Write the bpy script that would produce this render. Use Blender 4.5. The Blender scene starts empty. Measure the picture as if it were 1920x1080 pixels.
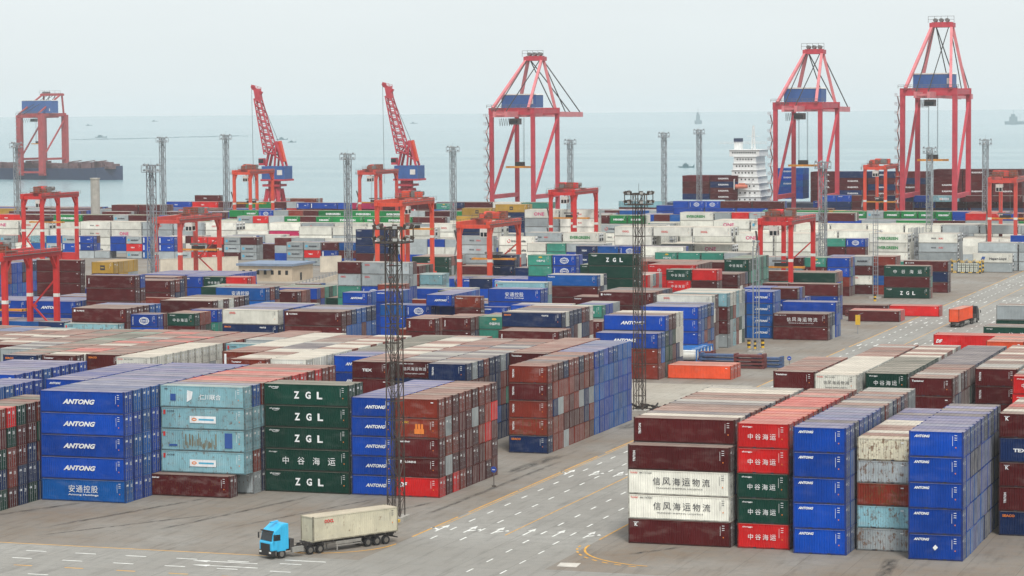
import bpy, bmesh, math, random
import numpy as np
from mathutils import Vector, Matrix
R_ = math.radians
rnd = random.Random(7)
sc = bpy.context.scene
C = sc.collection
# ------------------------------------------------------------------ camera
SX, SY = 111.0, -290.0
CAMF, PITCH, YAW, ROLL, CAMH = 4937.58, 0.0666214, 0.326665, -0.00764406, 50.236
cp, sp = math.cos(PITCH), math.sin(PITCH); cy_, sy_ = math.cos(YAW), math.sin(YAW)
HAZE_D = .00007
FWD = Vector((-sy_ * cp, cy_ * cp, -sp)); RG = Vector((cy_, sy_, 0)); UPV = RG.cross(FWD)
RG2 = RG * math.cos(ROLL) + UPV * math.sin(ROLL); UP2 = -RG * math.sin(ROLL) + UPV * math.cos(ROLL)
cam = bpy.data.objects.new("camera", bpy.data.cameras.new("camera"))
C.objects.link(cam)
cam.matrix_world = Matrix(((RG2.x, UP2.x, -FWD.x, SX), (RG2.y, UP2.y, -FWD.y, SY), (RG2.z, UP2.z, -FWD.z, CAMH), (0, 0, 0, 1)))
cam.data.sensor_width = 36.0
cam.data.lens = CAMF / 1920 * 36.0
cam.data.clip_start = 1.0
cam.data.clip_end = 200000
sc.camera = cam
# ------------------------------------------------------------------ light
SUN_EL, SUN_AZ = R_(55), R_(150)     # azimuth clockwise from +y
sd = Vector((math.sin(SUN_AZ) * math.cos(SUN_EL), math.cos(SUN_AZ) * math.cos(SUN_EL), math.sin(SUN_EL)))
sun = bpy.data.lights.new("sun", 'SUN'); sun.energy = 2.5; sun.angle = R_(11); sun.color = (1.0, 0.965, 0.92)
so = bpy.data.objects.new("sun", sun); C.objects.link(so)
so.rotation_euler = sd.to_track_quat('Z', 'Y').to_euler()
W = bpy.data.worlds.new("World"); sc.world = W; W.use_nodes = True
nt = W.node_tree; nt.nodes.clear()
wo = nt.nodes.new('ShaderNodeOutputWorld'); bg = nt.nodes.new('ShaderNodeBackground')
sky = nt.nodes.new('ShaderNodeTexSky'); sky.sky_type = 'NISHITA'; sky.sun_disc = False
sky.sun_elevation = SUN_EL; sky.sun_rotation = SUN_AZ; sky.dust_density = 6.0; sky.air_density = 1.0; sky.altitude = 50
hs = nt.nodes.new('ShaderNodeHueSaturation'); hs.inputs['Saturation'].default_value = 0.3
mx = nt.nodes.new('ShaderNodeMixRGB'); mx.inputs[0].default_value = 0.8
# thick even overcast: height gradient of the cloud layer
tc = nt.nodes.new('ShaderNodeTexCoord'); sx = nt.nodes.new('ShaderNodeSeparateXYZ'); cr = nt.nodes.new('ShaderNodeValToRGB')
nt.links.new(tc.outputs['Generated'], sx.inputs[0]); nt.links.new(sx.outputs['Z'], cr.inputs[0])
cn = nt.nodes.new('ShaderNodeTexNoise'); cn.inputs['Scale'].default_value = 3.5; cn.inputs['Detail'].default_value = 5
cm_ = nt.nodes.new('ShaderNodeMapping'); cm_.inputs['Scale'].default_value = (1, 1, 5); nt.links.new(tc.outputs['Generated'], cm_.inputs[0]); nt.links.new(cm_.outputs[0], cn.inputs['Vector'])
cv = nt.nodes.new('ShaderNodeMapRange'); cv.inputs[1].default_value = .3; cv.inputs[2].default_value = .7; cv.inputs[3].default_value = .955; cv.inputs[4].default_value = 1.02; nt.links.new(cn.outputs['Fac'], cv.inputs[0])
cmul = nt.nodes.new('ShaderNodeMixRGB'); cmul.blend_type = 'MULTIPLY'; cmul.inputs[0].default_value = 1.0
cr.color_ramp.elements[0].position = 0.0; cr.color_ramp.elements[0].color = (9.4, 10.4, 10.6, 1)
cr.color_ramp.elements[1].position = 0.6; cr.color_ramp.elements[1].color = (11.0, 11.5, 11.6, 1)
e = cr.color_ramp.elements.new(0.05); e.color = (10.3, 11.1, 11.25, 1)
nt.links.new(sky.outputs[0], hs.inputs['Color']); nt.links.new(hs.outputs[0], mx.inputs[1]); nt.links.new(cr.outputs[0], cmul.inputs[1]); nt.links.new(cv.outputs[0], cmul.inputs[2]); nt.links.new(cmul.outputs[0], mx.inputs[2])
nt.links.new(mx.outputs[0], bg.inputs[0]); bg.inputs[1].default_value = 0.096
nt.links.new(bg.outputs[0], wo.inputs[0])
vs = sc.view_settings; vs.view_transform = 'Standard'; vs.look = 'None'; vs.exposure = 0.06; vs.gamma = 1.0; vs.use_curve_mapping = False
sc.cycles.max_bounces = 6; sc.cycles.volume_bounces = 3; sc.cycles.transparent_max_bounces = 8
# ------------------------------------------------------------------ helpers
def lin(c):
    return tuple((v / 255 / 12.92) if v / 255 <= .04045 else ((v / 255 + .055) / 1.055) ** 2.4 for v in c)
class MB:
    def __init__(s): s.v = []; s.f = []; s.m = []
    def add(s, vs_, fs, m=0, M=None):
        o = len(s.v)
        s.v += [tuple(M @ Vector(v)) for v in vs_] if M else [tuple(v) for v in vs_]
        s.f += [tuple(i + o for i in f) for f in fs]; s.m += [m] * len(fs)
    def box(s, x0, y0, z0, x1, y1, z1, m=0, M=None):
        s.add([(x0, y0, z0), (x1, y0, z0), (x1, y1, z0), (x0, y1, z0), (x0, y0, z1), (x1, y0, z1), (x1, y1, z1), (x0, y1, z1)],
              [(0, 3, 2, 1), (4, 5, 6, 7), (0, 1, 5, 4), (1, 2, 6, 5), (2, 3, 7, 6), (3, 0, 4, 7)], m, M)
    def beam(s, p, q, w, h=None, m=0, up=(0, 0, 1)):
        p = Vector(p); q = Vector(q); h = h or w; d = (q - p)
        if d.length < 1e-6: return
        d.normalize(); u = Vector(up)
        if abs(d.dot(u)) > .99: u = Vector((0, 1, 0))
        a = d.cross(u).normalized() * (w / 2); b = a.cross(d).normalized() * (h / 2)
        s.add([p - a - b, p + a - b, p + a + b, p - a + b, q - a - b, q + a - b, q + a + b, q - a + b],
              [(0, 3, 2, 1), (4, 5, 6, 7), (0, 1, 5, 4), (1, 2, 6, 5), (2, 3, 7, 6), (3, 0, 4, 7)], m)
    def cyl(s, p, q, r, n=10, m=0, r2=None):
        p = Vector(p); q = Vector(q); r2 = r if r2 is None else r2; d = (q - p).normalized()
        u = Vector((0, 0, 1)) if abs(d.z) < .9 else Vector((1, 0, 0)); a = d.cross(u).normalized(); b = d.cross(a)
        vs_ = []
        for c_, rr in ((p, r), (q, r2)):
            for i in range(n):
                t = 2 * math.pi * i / n; vs_.append(c_ + a * math.cos(t) * rr + b * math.sin(t) * rr)
        fs = [(i, (i + 1) % n, n + (i + 1) % n, n + i) for i in range(n)] + [tuple(range(n))[::-1], tuple(range(n, 2 * n))]
        s.add(vs_, fs, m)
    def prism(s, prof, y0, y1, m=0, M=None):
        n = len(prof)
        s.add([(x, y0, z) for x, z in prof] + [(x, y1, z) for x, z in prof],
              [tuple(range(n)), tuple(range(n, 2 * n))[::-1]] + [(i, n + i, n + (i + 1) % n, (i + 1) % n) for i in range(n)], m, M)
    def mesh(s, name, mats):
        me = bpy.data.meshes.new(name); me.from_pydata(s.v, [], s.f)
        for t in mats: me.materials.append(t)
        me.polygons.foreach_set('material_index', s.m); me.update(); return me
    def build(s, name, mats, parent=None, loc=None, rz=0, sm=False):
        me = s.mesh(name, mats if isinstance(mats, (list, tuple)) else [mats])
        if sm: me.shade_smooth()
        o = bpy.data.objects.new(name, me); C.objects.link(o)
        if parent: o.parent = parent
        if loc is not None: o.location = loc; o.rotation_euler = (0, 0, rz)
        return o
def tag(o, label, cat, group=None):
    o['label'] = label; o['category'] = cat
    if group: o['group'] = group
    return o
def struct(o): o['kind'] = 'structure'; return o
def empty(name, label, cat, loc=(0, 0, 0), rz=0, group=None):
    o = bpy.data.objects.new(name, None); C.objects.link(o); o.location = loc; o.rotation_euler = (0, 0, rz)
    o.empty_display_size = .5
    return tag(o, label, cat, group)
def copy_tree(o, loc=None, rz=None, label=None, sz=None, par=None):
    c = o.copy(); C.objects.link(c)
    if par: c.parent = par
    if loc is not None: c.location = loc
    if rz is not None: c.rotation_euler = (0, 0, rz)
    if label: c['label'] = label
    if sz: c.scale = sz
    for ch in list(o.children): copy_tree(ch, par=c)
    return c
# ------------------------------------------------------------------ materials
def newmat(name):
    m = bpy.data.materials.new(name); m.use_nodes = True
    n = m.node_tree.nodes; return m, n, m.node_tree.links, n['Principled BSDF']
def noise(n, l, vec, scale, detail=4, rough=.55):
    t = n.new('ShaderNodeTexNoise'); t.inputs['Scale'].default_value = scale; t.inputs['Detail'].default_value = detail
    t.inputs['Roughness'].default_value = rough; l.new(vec, t.inputs['Vector']); return t.outputs['Fac']
def mapr(n, l, v, a, b, c=0., d=1.):
    t = n.new('ShaderNodeMapRange'); l.new(v, t.inputs[0])
    for i, k in enumerate((a, b, c, d)):
        if hasattr(k, 'links'): l.new(k, t.inputs[1 + i])
        else: t.inputs[1 + i].default_value = k
    return t.outputs[0]
def math_(n, l, op, a, b=None):
    t = n.new('ShaderNodeMath'); t.operation = op
    for i, k in enumerate((a, b)):
        if k is None: continue
        if hasattr(k, 'links'): l.new(k, t.inputs[i])
        else: t.inputs[i].default_value = k
    return t.outputs[0]
def mix(n, l, f, a, b, mode='MIX'):
    t = n.new('ShaderNodeMixRGB'); t.blend_type = mode
    for i, k in enumerate((f, a, b)):
        if hasattr(k, 'links'): l.new(k, t.inputs[i])
        elif i == 0: t.inputs[0].default_value = k
        else: t.inputs[i].default_value = tuple(k) + (1,) if len(k) == 3 else k
    return t.outputs[0]
def mapping(n, l, vec, s, loc=None):
    t = n.new('ShaderNodeMapping'); l.new(vec, t.inputs[0]); t.inputs['Scale'].default_value = s
    if loc is not None: l.new(loc, t.inputs['Location'])
    return t.outputs[0]
def plain(name, col, rough=.6, metal=0., var=.25, scale=.8, rust=0., srgb=True):
    m, n, l, b = newmat(name); col = lin(col) if srgb else col
    tcn = n.new('ShaderNodeTexCoord'); oi = n.new('ShaderNodeObjectInfo')
    off = math_(n, l, 'MULTIPLY', oi.outputs['Random'], 90.)
    v = mapping(n, l, tcn.outputs['Object'], (1, 1, 1), off)
    f = noise(n, l, v, scale, 5, .6)
    k = mapr(n, l, f, .3, .7, 1 - var, 1 + var * .5)
    c = mix(n, l, 1., col, k, 'MULTIPLY')
    vs_ = mapping(n, l, tcn.outputs['Object'], (1.6, 1.6, .16), off)
    g = mapr(n, l, noise(n, l, vs_, 2., 4), .52, .75)
    g = math_(n, l, 'MULTIPLY', g, .35 if rust == 0 else .5)
    c = mix(n, l, g, c, tuple(x * .45 + .01 for x in col))
    if rust:
        r = mapr(n, l, noise(n, l, v, 1.7, 8, .7), .72 - rust * .35, .80 - rust * .35)
        c = mix(n, l, r, c, (.13, .05, .022))
    l.new(c, b.inputs['Base Color']); b.inputs['Roughness'].default_value = rough; b.inputs['Metallic'].default_value = metal
    return m
def paint_mat(name, mode, roof=False, frame=False):
    """container paint: colour comes from the object (or from the per-face attribute in the far mass)"""
    m, n, l, b = newmat(name); tcn = n.new('ShaderNodeTexCoord')
    if mode == 'obj':
        oi = n.new('ShaderNodeObjectInfo'); col, al = oi.outputs['Color'], oi.outputs['Alpha']; rn = oi.outputs['Random']
    else:
        at = n.new('ShaderNodeAttribute'); at.attribute_name = 'paint'; col, al = at.outputs['Color'], at.outputs['Alpha']
        a2 = n.new('ShaderNodeAttribute'); a2.attribute_name = 'seed'; rn = a2.outputs['Fac']
    off = math_(n, l, 'MULTIPLY', rn, 173.)
    base = tcn.outputs['Object']
    v = mapping(n, l, base, (1, 1, 1), off)
    # fading patches and grime streaks that run down the panels
    hv = mapr(n, l, noise(n, l, v, .35, 4, .6), .3, .7, .80, 1.12)
    c = mix(n, l, 1., col, hv, 'MULTIPLY')
    rv = mapr(n, l, rn, 0, 1, .84, 1.12); c = mix(n, l, 1., c, rv, 'MULTIPLY')
    if roof:
        dv = mapr(n, l, rn, 0, 1, .44, .68)
        dc = mix(n, l, mapr(n, l, noise(n, l, v, .5, 3), .35, .65), (.30, .27, .25), (.43, .385, .35))
        c = mix(n, l, dv, c, dc)
        st = mapping(n, l, base, (.10, .8, 1), off)
        k = mapr(n, l, noise(n, l, st, 1.3, 5, .65), .35, .7)
        c = mix(n, l, math_(n, l, 'MULTIPLY', k, .22), c, (.55, .50, .44))
        rb = mapping(n, l, base, (1, .05, 1)); w_ = n.new('ShaderNodeTexWave'); w_.inputs['Scale'].default_value = .55; w_.inputs['Distortion'].default_value = .6  # rib shading of the roof corrugation painted as faint colour stripes
        l.new(rb, w_.inputs[0]); c = mix(n, l, 1., c, mapr(n, l, w_.outputs['Fac'], 0, 1, .9, 1.03), 'MULTIPLY')
        c = mix(n, l, 1., c, (1., .95, .89), 'MULTIPLY')
        am = math_(n, l, 'MULTIPLY', al, .7); am = math_(n, l, 'ADD', am, .1)
    else:
        sv = mapping(n, l, base, (1.7, 1.7, .14), off)
        g = mapr(n, l, noise(n, l, sv, 2.2, 5, .65), .5, .78)
        c = mix(n, l, math_(n, l, 'MULTIPLY', g, .38), c, mix(n, l, .45, c, (.022, .019, .016)))
        fd = mapr(n, l, noise(n, l, mapping(n, l, base, (.5, .5, 1.3), off), .9, 3), .5, .75)
        c = mix(n, l, math_(n, l, 'MULTIPLY', fd, math_(n, l, 'ADD', math_(n, l, 'MULTIPLY', al, .35), .01)), c, (.42, .40, .37))
        am = al
    rn2 = noise(n, l, v, 1.5, 9, .76)
    vv = noise(n, l, mapping(n, l, base, (1.5, 1.5, .22), off), 2.4, 6, .7)
    rr = math_(n, l, 'ADD', math_(n, l, 'MULTIPLY', rn2, .6), math_(n, l, 'MULTIPLY', vv, .4))
    lo = math_(n, l, 'SUBTRACT', .74, math_(n, l, 'MULTIPLY', am, .27)); hi = math_(n, l, 'ADD', lo, .055)
    rf = mapr(n, l, rr, lo, hi)
    rc = mix(n, l, noise(n, l, v, 4., 3), (.075, .03, .016), (.24, .11, .045))
    c = mix(n, l, math_(n, l, 'MULTIPLY', rf, .85), c, rc)
    if frame: c = mix(n, l, mapr(n, l, noise(n, l, v, 1.3, 6, .7), .3, .7, .35, .8), c, (.030, .022, .018))
    l.new(c, b.inputs['Base Color']); b.inputs['Roughness'].default_value = .55 if not roof else .75
    b.inputs['Specular IOR Level'].default_value = .06
    return m
PAINT = paint_mat('container_paint', 'obj'); ROOF = paint_mat('container_roof', 'obj', True)
PAINTM = paint_mat('far_container_paint', 'att'); ROOFM = paint_mat('far_container_roof', 'att', True)
STEEL = plain('galvanised_rod', (142, 144, 144), .5, .3, .3, 2.)
DARK = plain('dark_steel', (38, 36, 35), .7, 0, .3, 2.)
FRAME = paint_mat('container_frame', 'obj', False, True)
TXT = {k: plain('lettering_' + n_, c_, .6, 0, .14, 1.5) for k, n_, c_ in (
    ('w', 'white', (232, 234, 234)), ('r', 'red', (205, 40, 38)), ('p', 'magenta', (206, 36, 116)), ('g', 'green', (20, 128, 62)),
    ('d', 'dark', (36, 38, 52)), ('o', 'orange', (228, 128, 45)), ('y', 'yellow', (225, 185, 60)), ('b', 'blue', (40, 80, 150)), ('c', 'cyan', (70, 170, 205)), ('s', 'rust_patch', (122, 104, 72)))}
TK = list(TXT)
COL = {'B': (0, 66, 162), 'b': (2, 88, 164), 'N': (14, 40, 84), 'M': (84, 22, 24), 'm': (128, 46, 32), 'R': (206, 32, 34), 'O': (226, 88, 52),
       'G': (8, 60, 48), 'g': (58, 138, 120), 'E': (18, 130, 66), 'C': (134, 178, 188), 'W': (226, 225, 214), 'w': (164, 172, 174), 'Y': (184, 146, 62), 'P': (196, 40, 96), 'K': (214, 208, 184)}
CNAME = {'B': 'blue', 'b': 'bright blue', 'N': 'navy', 'M': 'maroon', 'm': 'rusty brown', 'R': 'red', 'O': 'orange', 'G': 'dark green', 'g': 'teal',
         'E': 'green', 'C': 'pale cyan', 'W': 'cream', 'w': 'grey', 'Y': 'mustard', 'P': 'magenta', 'K': 'beige'}
RUST = {'B': .14, 'b': .22, 'N': .30, 'M': .30, 'm': .62, 'R': .22, 'O': .3, 'G': .12, 'g': .4, 'E': .12, 'C': .62, 'W': .28, 'w': .25, 'Y': .3, 'P': .2}
# ------------------------------------------------------------------ lettering
_tg = {}
def text_geo(s, bold=0., shear=0., sp=1.0):
    k = (s, bold, shear, sp)
    if k in _tg: return _tg[k]
    cu = bpy.data.curves.new('t', 'FONT'); cu.body = s; cu.size = 1; cu.offset = bold; cu.shear = shear; cu.space_character = sp
    cu.resolution_u = 2
    o = bpy.data.objects.new('t', cu); C.objects.link(o)
    dg = bpy.context.evaluated_depsgraph_get(); me = bpy.data.meshes.new_from_object(o.evaluated_get(dg))
    vs_ = [(v.co.x, v.co.y) for v in me.vertices]; fs = [tuple(p.vertices) for p in me.polygons]
    bpy.data.objects.remove(o); bpy.data.curves.remove(cu); bpy.data.meshes.remove(me)
    if vs_:
        x0 = min(v[0] for v in vs_); x1 = max(v[0] for v in vs_); y0 = min(v[1] for v in vs_); y1 = max(v[1] for v in vs_)
        vs_ = [((x - x0), (y - y0)) for x, y in vs_]; _tg[k] = (vs_, fs, x1 - x0, y1 - y0)
    else: _tg[k] = ([], [], 1, 1)
    return _tg[k]
def put(mb, s, cx, cz, h, col='w', bold=.02, shear=0, sp=1., wid=None, y=-.035, left=False, vert=False, slot=None):
    """flat lettering standing just proud of the side wall (plane y=const, facing -y)"""
    vs_, fs, w, hh = text_geo(s, bold, shear, sp); k = h / hh; kx = (wid / w) if wid else k
    if vert: P = [(cx - (v - hh / 2) * k, y, cz + (u - w / 2) * kx) for u, v in vs_]
    else: P = [(cx + (u - (0 if left else w / 2)) * kx, y, cz + (v - hh / 2) * k) for u, v in vs_]
    mb.add(P, fs, slot if slot is not None else 2 + TK.index(col))
def rect(mb, x0, z0, x1, z1, col, y=-.03): mb.add([(x0, y, z0), (x1, y, z0), (x1, y, z1), (x0, y, z1)], [(0, 1, 2, 3)], 2 + TK.index(col))
def ring(mb, cx, cz, rx, rz_, t, col, y=-.035, n=20, a0=0, a1=360):
    P = []; 
    for i in range(n + 1):
        a = R_(a0 + (a1 - a0) * i / n)
        P += [(cx + rx * math.cos(a), y, cz + rz_ * math.sin(a)), (cx + (rx - t) * math.cos(a), y, cz + (rz_ - t) * math.sin(a))]
    mb.add(P, [(2 * i, 2 * i + 1, 2 * i + 3, 2 * i + 2) for i in range(n)], 2 + TK.index(col))
TEXTS = {}
def marks(mb, L, h, code, col):
    """the markings of one container's long side, by code"""
    m = L / 2; t = h - .45; S = L < 8
    light = col in 'WwK'
    tc_ = 'd' if light else 'w'
    if code != 'n':                                    # number column near the right end
        for i, zz in enumerate((.35, .62, .85)):
            rect(mb, L - .98, h - zz - .06, L - .68, h - zz, tc_)
        rect(mb, L - 1.2, h * .46, L - 1.165, h * .84, tc_); rect(mb, L - .88, h * .37, L - .76, h * .42, 'o')
    if code == 'A': put(mb, 'ANTONG', m * (1.12 if S else .93), h * .52, .66 if not S else .46, shear=.35, bold=.045, wid=4.7 if not S else 2.9)
    elif code == 'a': put(mb, 'ANTONG', .6, h - .52, .30, shear=.35, bold=.045, wid=1.75, left=True)
    elif code == 'H':
        put(mb, '安通控股', m, h * .58, .95, bold=0, sp=1.15); put(mb, 'Antong Holdings', m, h * .30, .30, bold=.02, wid=4.4)
    elif code == 'Z':
        for i, ch in enumerate('ZGL'): put(mb, ch, m - 1.35 + 1.65 * i, h * .5, .98, bold=.035, wid=.78)
        put(mb, 'zhonggu', 1.45, t + .05, .24, wid=1.5); ring(mb, 1.6, t - .08, .5, .14, .05, 'w', n=10)
    elif code == 'z':
        for i, ch in enumerate('中谷海运'): put(mb, ch, (m - 3.1 + 2.2 * i) if not S else (m - 1.5 + .88 * i), h * .47, 1.0 if not S else .66, bold=0)
        put(mb, 'zhonggu', .55, t + .05, .22, wid=1.2, left=True)
    elif code == 'x':
        cc = 'd' if light else 'w'
        for i, ch in enumerate('信风海运物流'): put(mb, ch, (m - 2.6 + 1.18 * i) if not S else (m - 1.5 + .62 * i), h * .56, .9 if not S else .5, cc, bold=0)
        put(mb, 'TRAWIND SHIPPING LOGISTICS', m + (.1 if not S else .05), h * .28, .16, cc, bold=.01, wid=5.6 if not S else 3.2)
        put(mb, 'TRAWIND', .3, h - .35, .2, 'r' if light else 'w', wid=.9, left=True); put(mb, '400-114-7600', 1.4, h - .35, .16, tc_, wid=1.5, left=True)
    elif code == 'T': put(mb, 'Textainer', .35, h - .42, .26, bold=.03, left=True, wid=1.7)
    elif code == 'F': rect(mb, .5, h - .75, .85, h - .32, 'w'); put(mb, 'FLORENS', 1.15, h - .53, .27, bold=.03, left=True, wid=1.7)
    elif code == 'V': put(mb, 'TRITON', .75, h * .55, .30, bold=.03, vert=True, wid=1.25)
    elif code == 'v': rect(mb, .35, .45, .72, h - .35, 'w'); put(mb, 'cma', m + .9, h * .55, .3)
    elif code == 'k': put(mb, 'K', .95, h - .6, .42, bold=.04); rect(mb, .6, h - .35, 1.25, h - .3, 'w')
    elif code == 'S': put(mb, 'SEACO', .4, h - .5, .30, 'o', bold=.04, left=True, wid=1.45); put(mb, '中谷海运', L * .72, h - .55, .34, bold=.02) if not S else None
    elif code == 'D': put(mb, 'DF', 1.0, h * .62, .62, bold=.05, shear=.3)
    elif code == 'Q':
        put(mb, 'DFIC', .95, h - .5, .26, 'y', left=True, wid=.9); mm = m + .15
        for dx in (-.42, -.02, .38): rect(mb, mm + dx, .95, mm + dx + .3, 1.85, 'o')
        rect(mb, mm - .55, .55, mm + .8, 1.2, 'o', -.034)
    elif code == 'O': put(mb, 'OOCL', L * .13, h - .62, .40, 'r', bold=.04, wid=1.35, left=True)
    elif code == 'N': put(mb, 'ONE', m * .85, h * .5, 1.15, 'p', bold=.02, wid=3.6)
    elif code == 'E': put(mb, 'EVERGREEN', m * .95, h * .5, .95, 'g', bold=.04, wid=6.6)
    elif code == 'e': put(mb, 'EVERGREEN', m, h * .5, .62 if S else .8, 'w', bold=.05, wid=3.6 if S else 6.)
    elif code == 'K':
        put(mb, 'Hapag-Lloyd', m + 1.6, h * .42, .95, 'd', bold=.03, wid=5.2); mb.add([(m - 3.6, -.035, .9), (m - 2.6, -.035, .9), (m - 2.2, -.035, 1.9), (m - 3.2, -.035, 1.9)], [(0, 1, 2, 3)], 2 + TK.index('b'))
    elif code == 'w':
        put(mb, 'WAN', m - 1.4, h * .5, .55, 'd', bold=.04, sp=1.25, wid=1.5); put(mb, 'HAI', m + .9, h * .5, .55, 'r', bold=.04, sp=1.25, wid=1.3)
    elif code == 'M': rect(mb, .6, h * .36, 1.35, h * .68, 'c'); put(mb, 'MAERSK', m * (1.1 if S else .75), h * .5, .5, 'd' if light else 'w', bold=.04, wid=2.9)
    elif code == 'L':
        cx = m; ring(mb, cx, h * .5, 1.15, .78, .16, 'w', n=8); put(mb, 'COSCO', cx, h * .5, .3, bold=.04, wid=1.3); ring(mb, cx, h * .5, .78, .5, .09, 'w', n=16)
        put(mb, 'SHIPPING', .55, h * .5, .22, vert=True, wid=1.6)
    elif code == 'y':
        rect(mb, m - .7, h * .32, m + .6, h * .72, 'd'); put(mb, 'msc', m - .05, h * .52, .3, 'y', y=-.045)
    elif code == 'Y': put(mb, '中国海运', m + .3, h * .45, .55, 'w'); ring(mb, m + .2, h - .5, .5, .22, .2, 'y', n=8)
    elif code == 'I': ring(mb, m - 2.6, h * .5, .55, .6, .2, 'r', n=12, a0=-200, a1=100); put(mb, 'interasia', m + .6, h * .5, .75, 'd', bold=.03, wid=4.8)
    elif code == 'R': put(mb, 'OOCL', m * .6, h * .5, .6, 'r', bold=.04, wid=2.2)
    elif code == 'P':
        rect(mb, m - 1.9, h * .30, m + 1.9, h * .62, 'w'); ring(mb, m - 1.25, h * .46, .38, .22, .14, 'o', n=10, y=-.04); rect(mb, m - .6, h * .42, m + 1.6, h * .50, 'c', -.04)
        rect(mb, .35, h - .95, .65, h - .35, 'r'); put(mb, 'cctt', .9, h - .5, .22, 'd', left=True, wid=1.1)
    elif code == 'q':
        r9 = random.Random(4)
        for k in range(26): x9 = m - 2.9 + k * .19; z9 = r9.uniform(.25, .8); rect(mb, x9, z9, x9 + r9.uniform(.04, .17), z9 + r9.uniform(.5, h - 1.1), 's')
        rect(mb, m + 3.2, .5, m + 4.3, h - .35, 'b'); rect(mb, 1.2, .6, 2.4, .85, 'b'); rect(mb, .35, h - .95, .65, h - .35, 'r')
    elif code == 'j':
        put(mb, '仁川联合', m + 1.2, h * .5, .75, 'w', bold=.01); mb.add([(m - 2.2, -.035, .7), (m - 1.5, -.035, 1.1), (m - 1.3, -.035, 2.1), (m - 2.1, -.035, 2.3)], [(0, 1, 2, 3)], 2)
        rect(mb, 1.5, h * .3, 2.3, h * .62, 'b'); put(mb, 'sitc', .9, h - .4, .25, 'd')
    elif code == 'i':
        put(mb, 'ANTONG', m * .93, h * .5, .66, shear=.35, bold=.045, wid=4.7)
    elif code == 'l': put(mb, 'ANTONG', .6, h - .52, .30, shear=.35, bold=.045, wid=1.75, left=True); mb.add([(m - .3, -.035, 1.4), (m + .3, -.035, 1.45), (m, -.035, 1.75), (m - .05, -.035, 1.1)], [(0, 1, 2), (0, 3, 1)], 2)
    elif code == '1': put(mb, 'TEX', m * .8, h * .5, .42, bold=.04, wid=1.6)
    elif code == '2' or code == 't': put(mb, 'FESCO', .8, h - .5, .3, left=True)
# ------------------------------------------------------------------ container meshes
WD = 2.438
_bm = {}
def body_mesh(L, h, code, col):
    k = (round(L, 2), round(h, 2), code, code and (col in 'WwK'))
    if k in _bm: return _bm[k]
    FI = 2 + len(TK); mb = MB(); p = .28; n = int((L - .3) / p); p = (L - .3) / n; d = .05
    reefer = bool(code) and code in 'NEKwIR' and L > 8
    for side in (0, 1):
        y = (lambda t: .02 + t) if side == 0 else (lambda t: WD - .02 - t)
        if reefer:
            mb.add([(.15, y(0), .16), (L - .15, y(0), .16), (L - .15, y(0), h - .1), (.15, y(0), h - .1)], [(0, 1, 2, 3)] if side == 0 else [(3, 2, 1, 0)], 0); continue
        P = []
        for i in range(n):
            x = .15 + i * p
            for fx, t in ((0, 0), (.32, 0), (.5, d), (.82, d)): P.append((x + fx * p, y(t)))
        P.append((L - .15, y(0)))
        vs_ = [(a, b, .16) for a, b in P] + [(a, b, h - .1) for a, b in P]; q = len(P)
        mb.add(vs_, [(i, i + 1, q + i + 1, q + i) if side == 0 else (q + i, q + i + 1, i + 1, i) for i in range(q - 1)], 0)
    mb.box(.06, .06, .12, L - .1, WD - .06, .2, 0)                                   # floor
    mb.add([(.06, .06, .1), (.06, WD - .06, .1), (.06, WD - .06, h - .05), (.06, .06, h - .05)], [(0, 3, 2, 1)], 0)
    mb.add([(L - .09, .08, .1), (L - .09, WD - .08, .1), (L - .09, WD - .08, h - .05), (L - .09, .08, h - .05)], [(0, 1, 2, 3)], 0)
    mb.add([(.05, .05, h - .03), (L - .05, .05, h - .03), (L - .05, WD - .05, h - .03), (.05, WD - .05, h - .03)], [(0, 1, 2, 3)], 1)   # roof skin
    for yy in (0, WD - .1):
        mb.box(.16, yy, h - .12, L - .16, yy + .1, h - .03, 0); mb.box(.16, yy, h - .03, L - .16, yy + .1, h - .005, 1)
        if L < 8:                                                                   # bottom rail with two forklift pockets
            xs = [.16, L / 2 - 1.25, L / 2 - .85, L / 2 + .85, L / 2 + 1.25, L - .16]
            for a in (0, 2, 4): mb.box(xs[a], yy, .02, xs[a + 1], yy + .1, .17, FI)
            for a in (1, 3): mb.box(xs[a] + .01, yy + .03, .03, xs[a + 1] - .01, yy + .07, .16, 2 + TK.index('d'))  # pocket hollows: their inner shade is set as a dark fill
        else: mb.box(.16, yy + (.035 if yy == 0 else -.035), .03, L - .16, yy + .1 + (.035 if yy == 0 else -.035), .17, FI)
        for xx in (0, L - .16): mb.box(xx, yy if yy == 0 else WD - .16, .1, xx + .16, .16 if yy == 0 else WD, h - .1, FI)
    for xx in (0, L - .1): mb.box(xx, .16, h - .12, xx + .1, WD - .16, h - .03, 0); mb.box(xx, .16, h - .03, xx + .1, WD - .16, h - .008, 1); mb.box(xx, .16, .01, xx + .1, WD - .16, .14, 0)
    for xx in (-.004, L - .174):
        for yy in (-.004, WD - .158):
            for zz in (0, h - .118): mb.box(xx, yy, zz, xx + .178, yy + .162, zz + (.12 if zz == 0 else .158), FI)
    if code: marks(mb, L, h, code, col)
    else: rect(mb, L - 1.05, h - .5, L - .7, h - .38, 'd' if col in 'WwK' else 'w')
    me = mb.mesh('container_body', [PAINT, ROOF] + [TXT[t] for t in TK] + [FRAME]); _bm[k] = me; return me
_dm = {}
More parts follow.
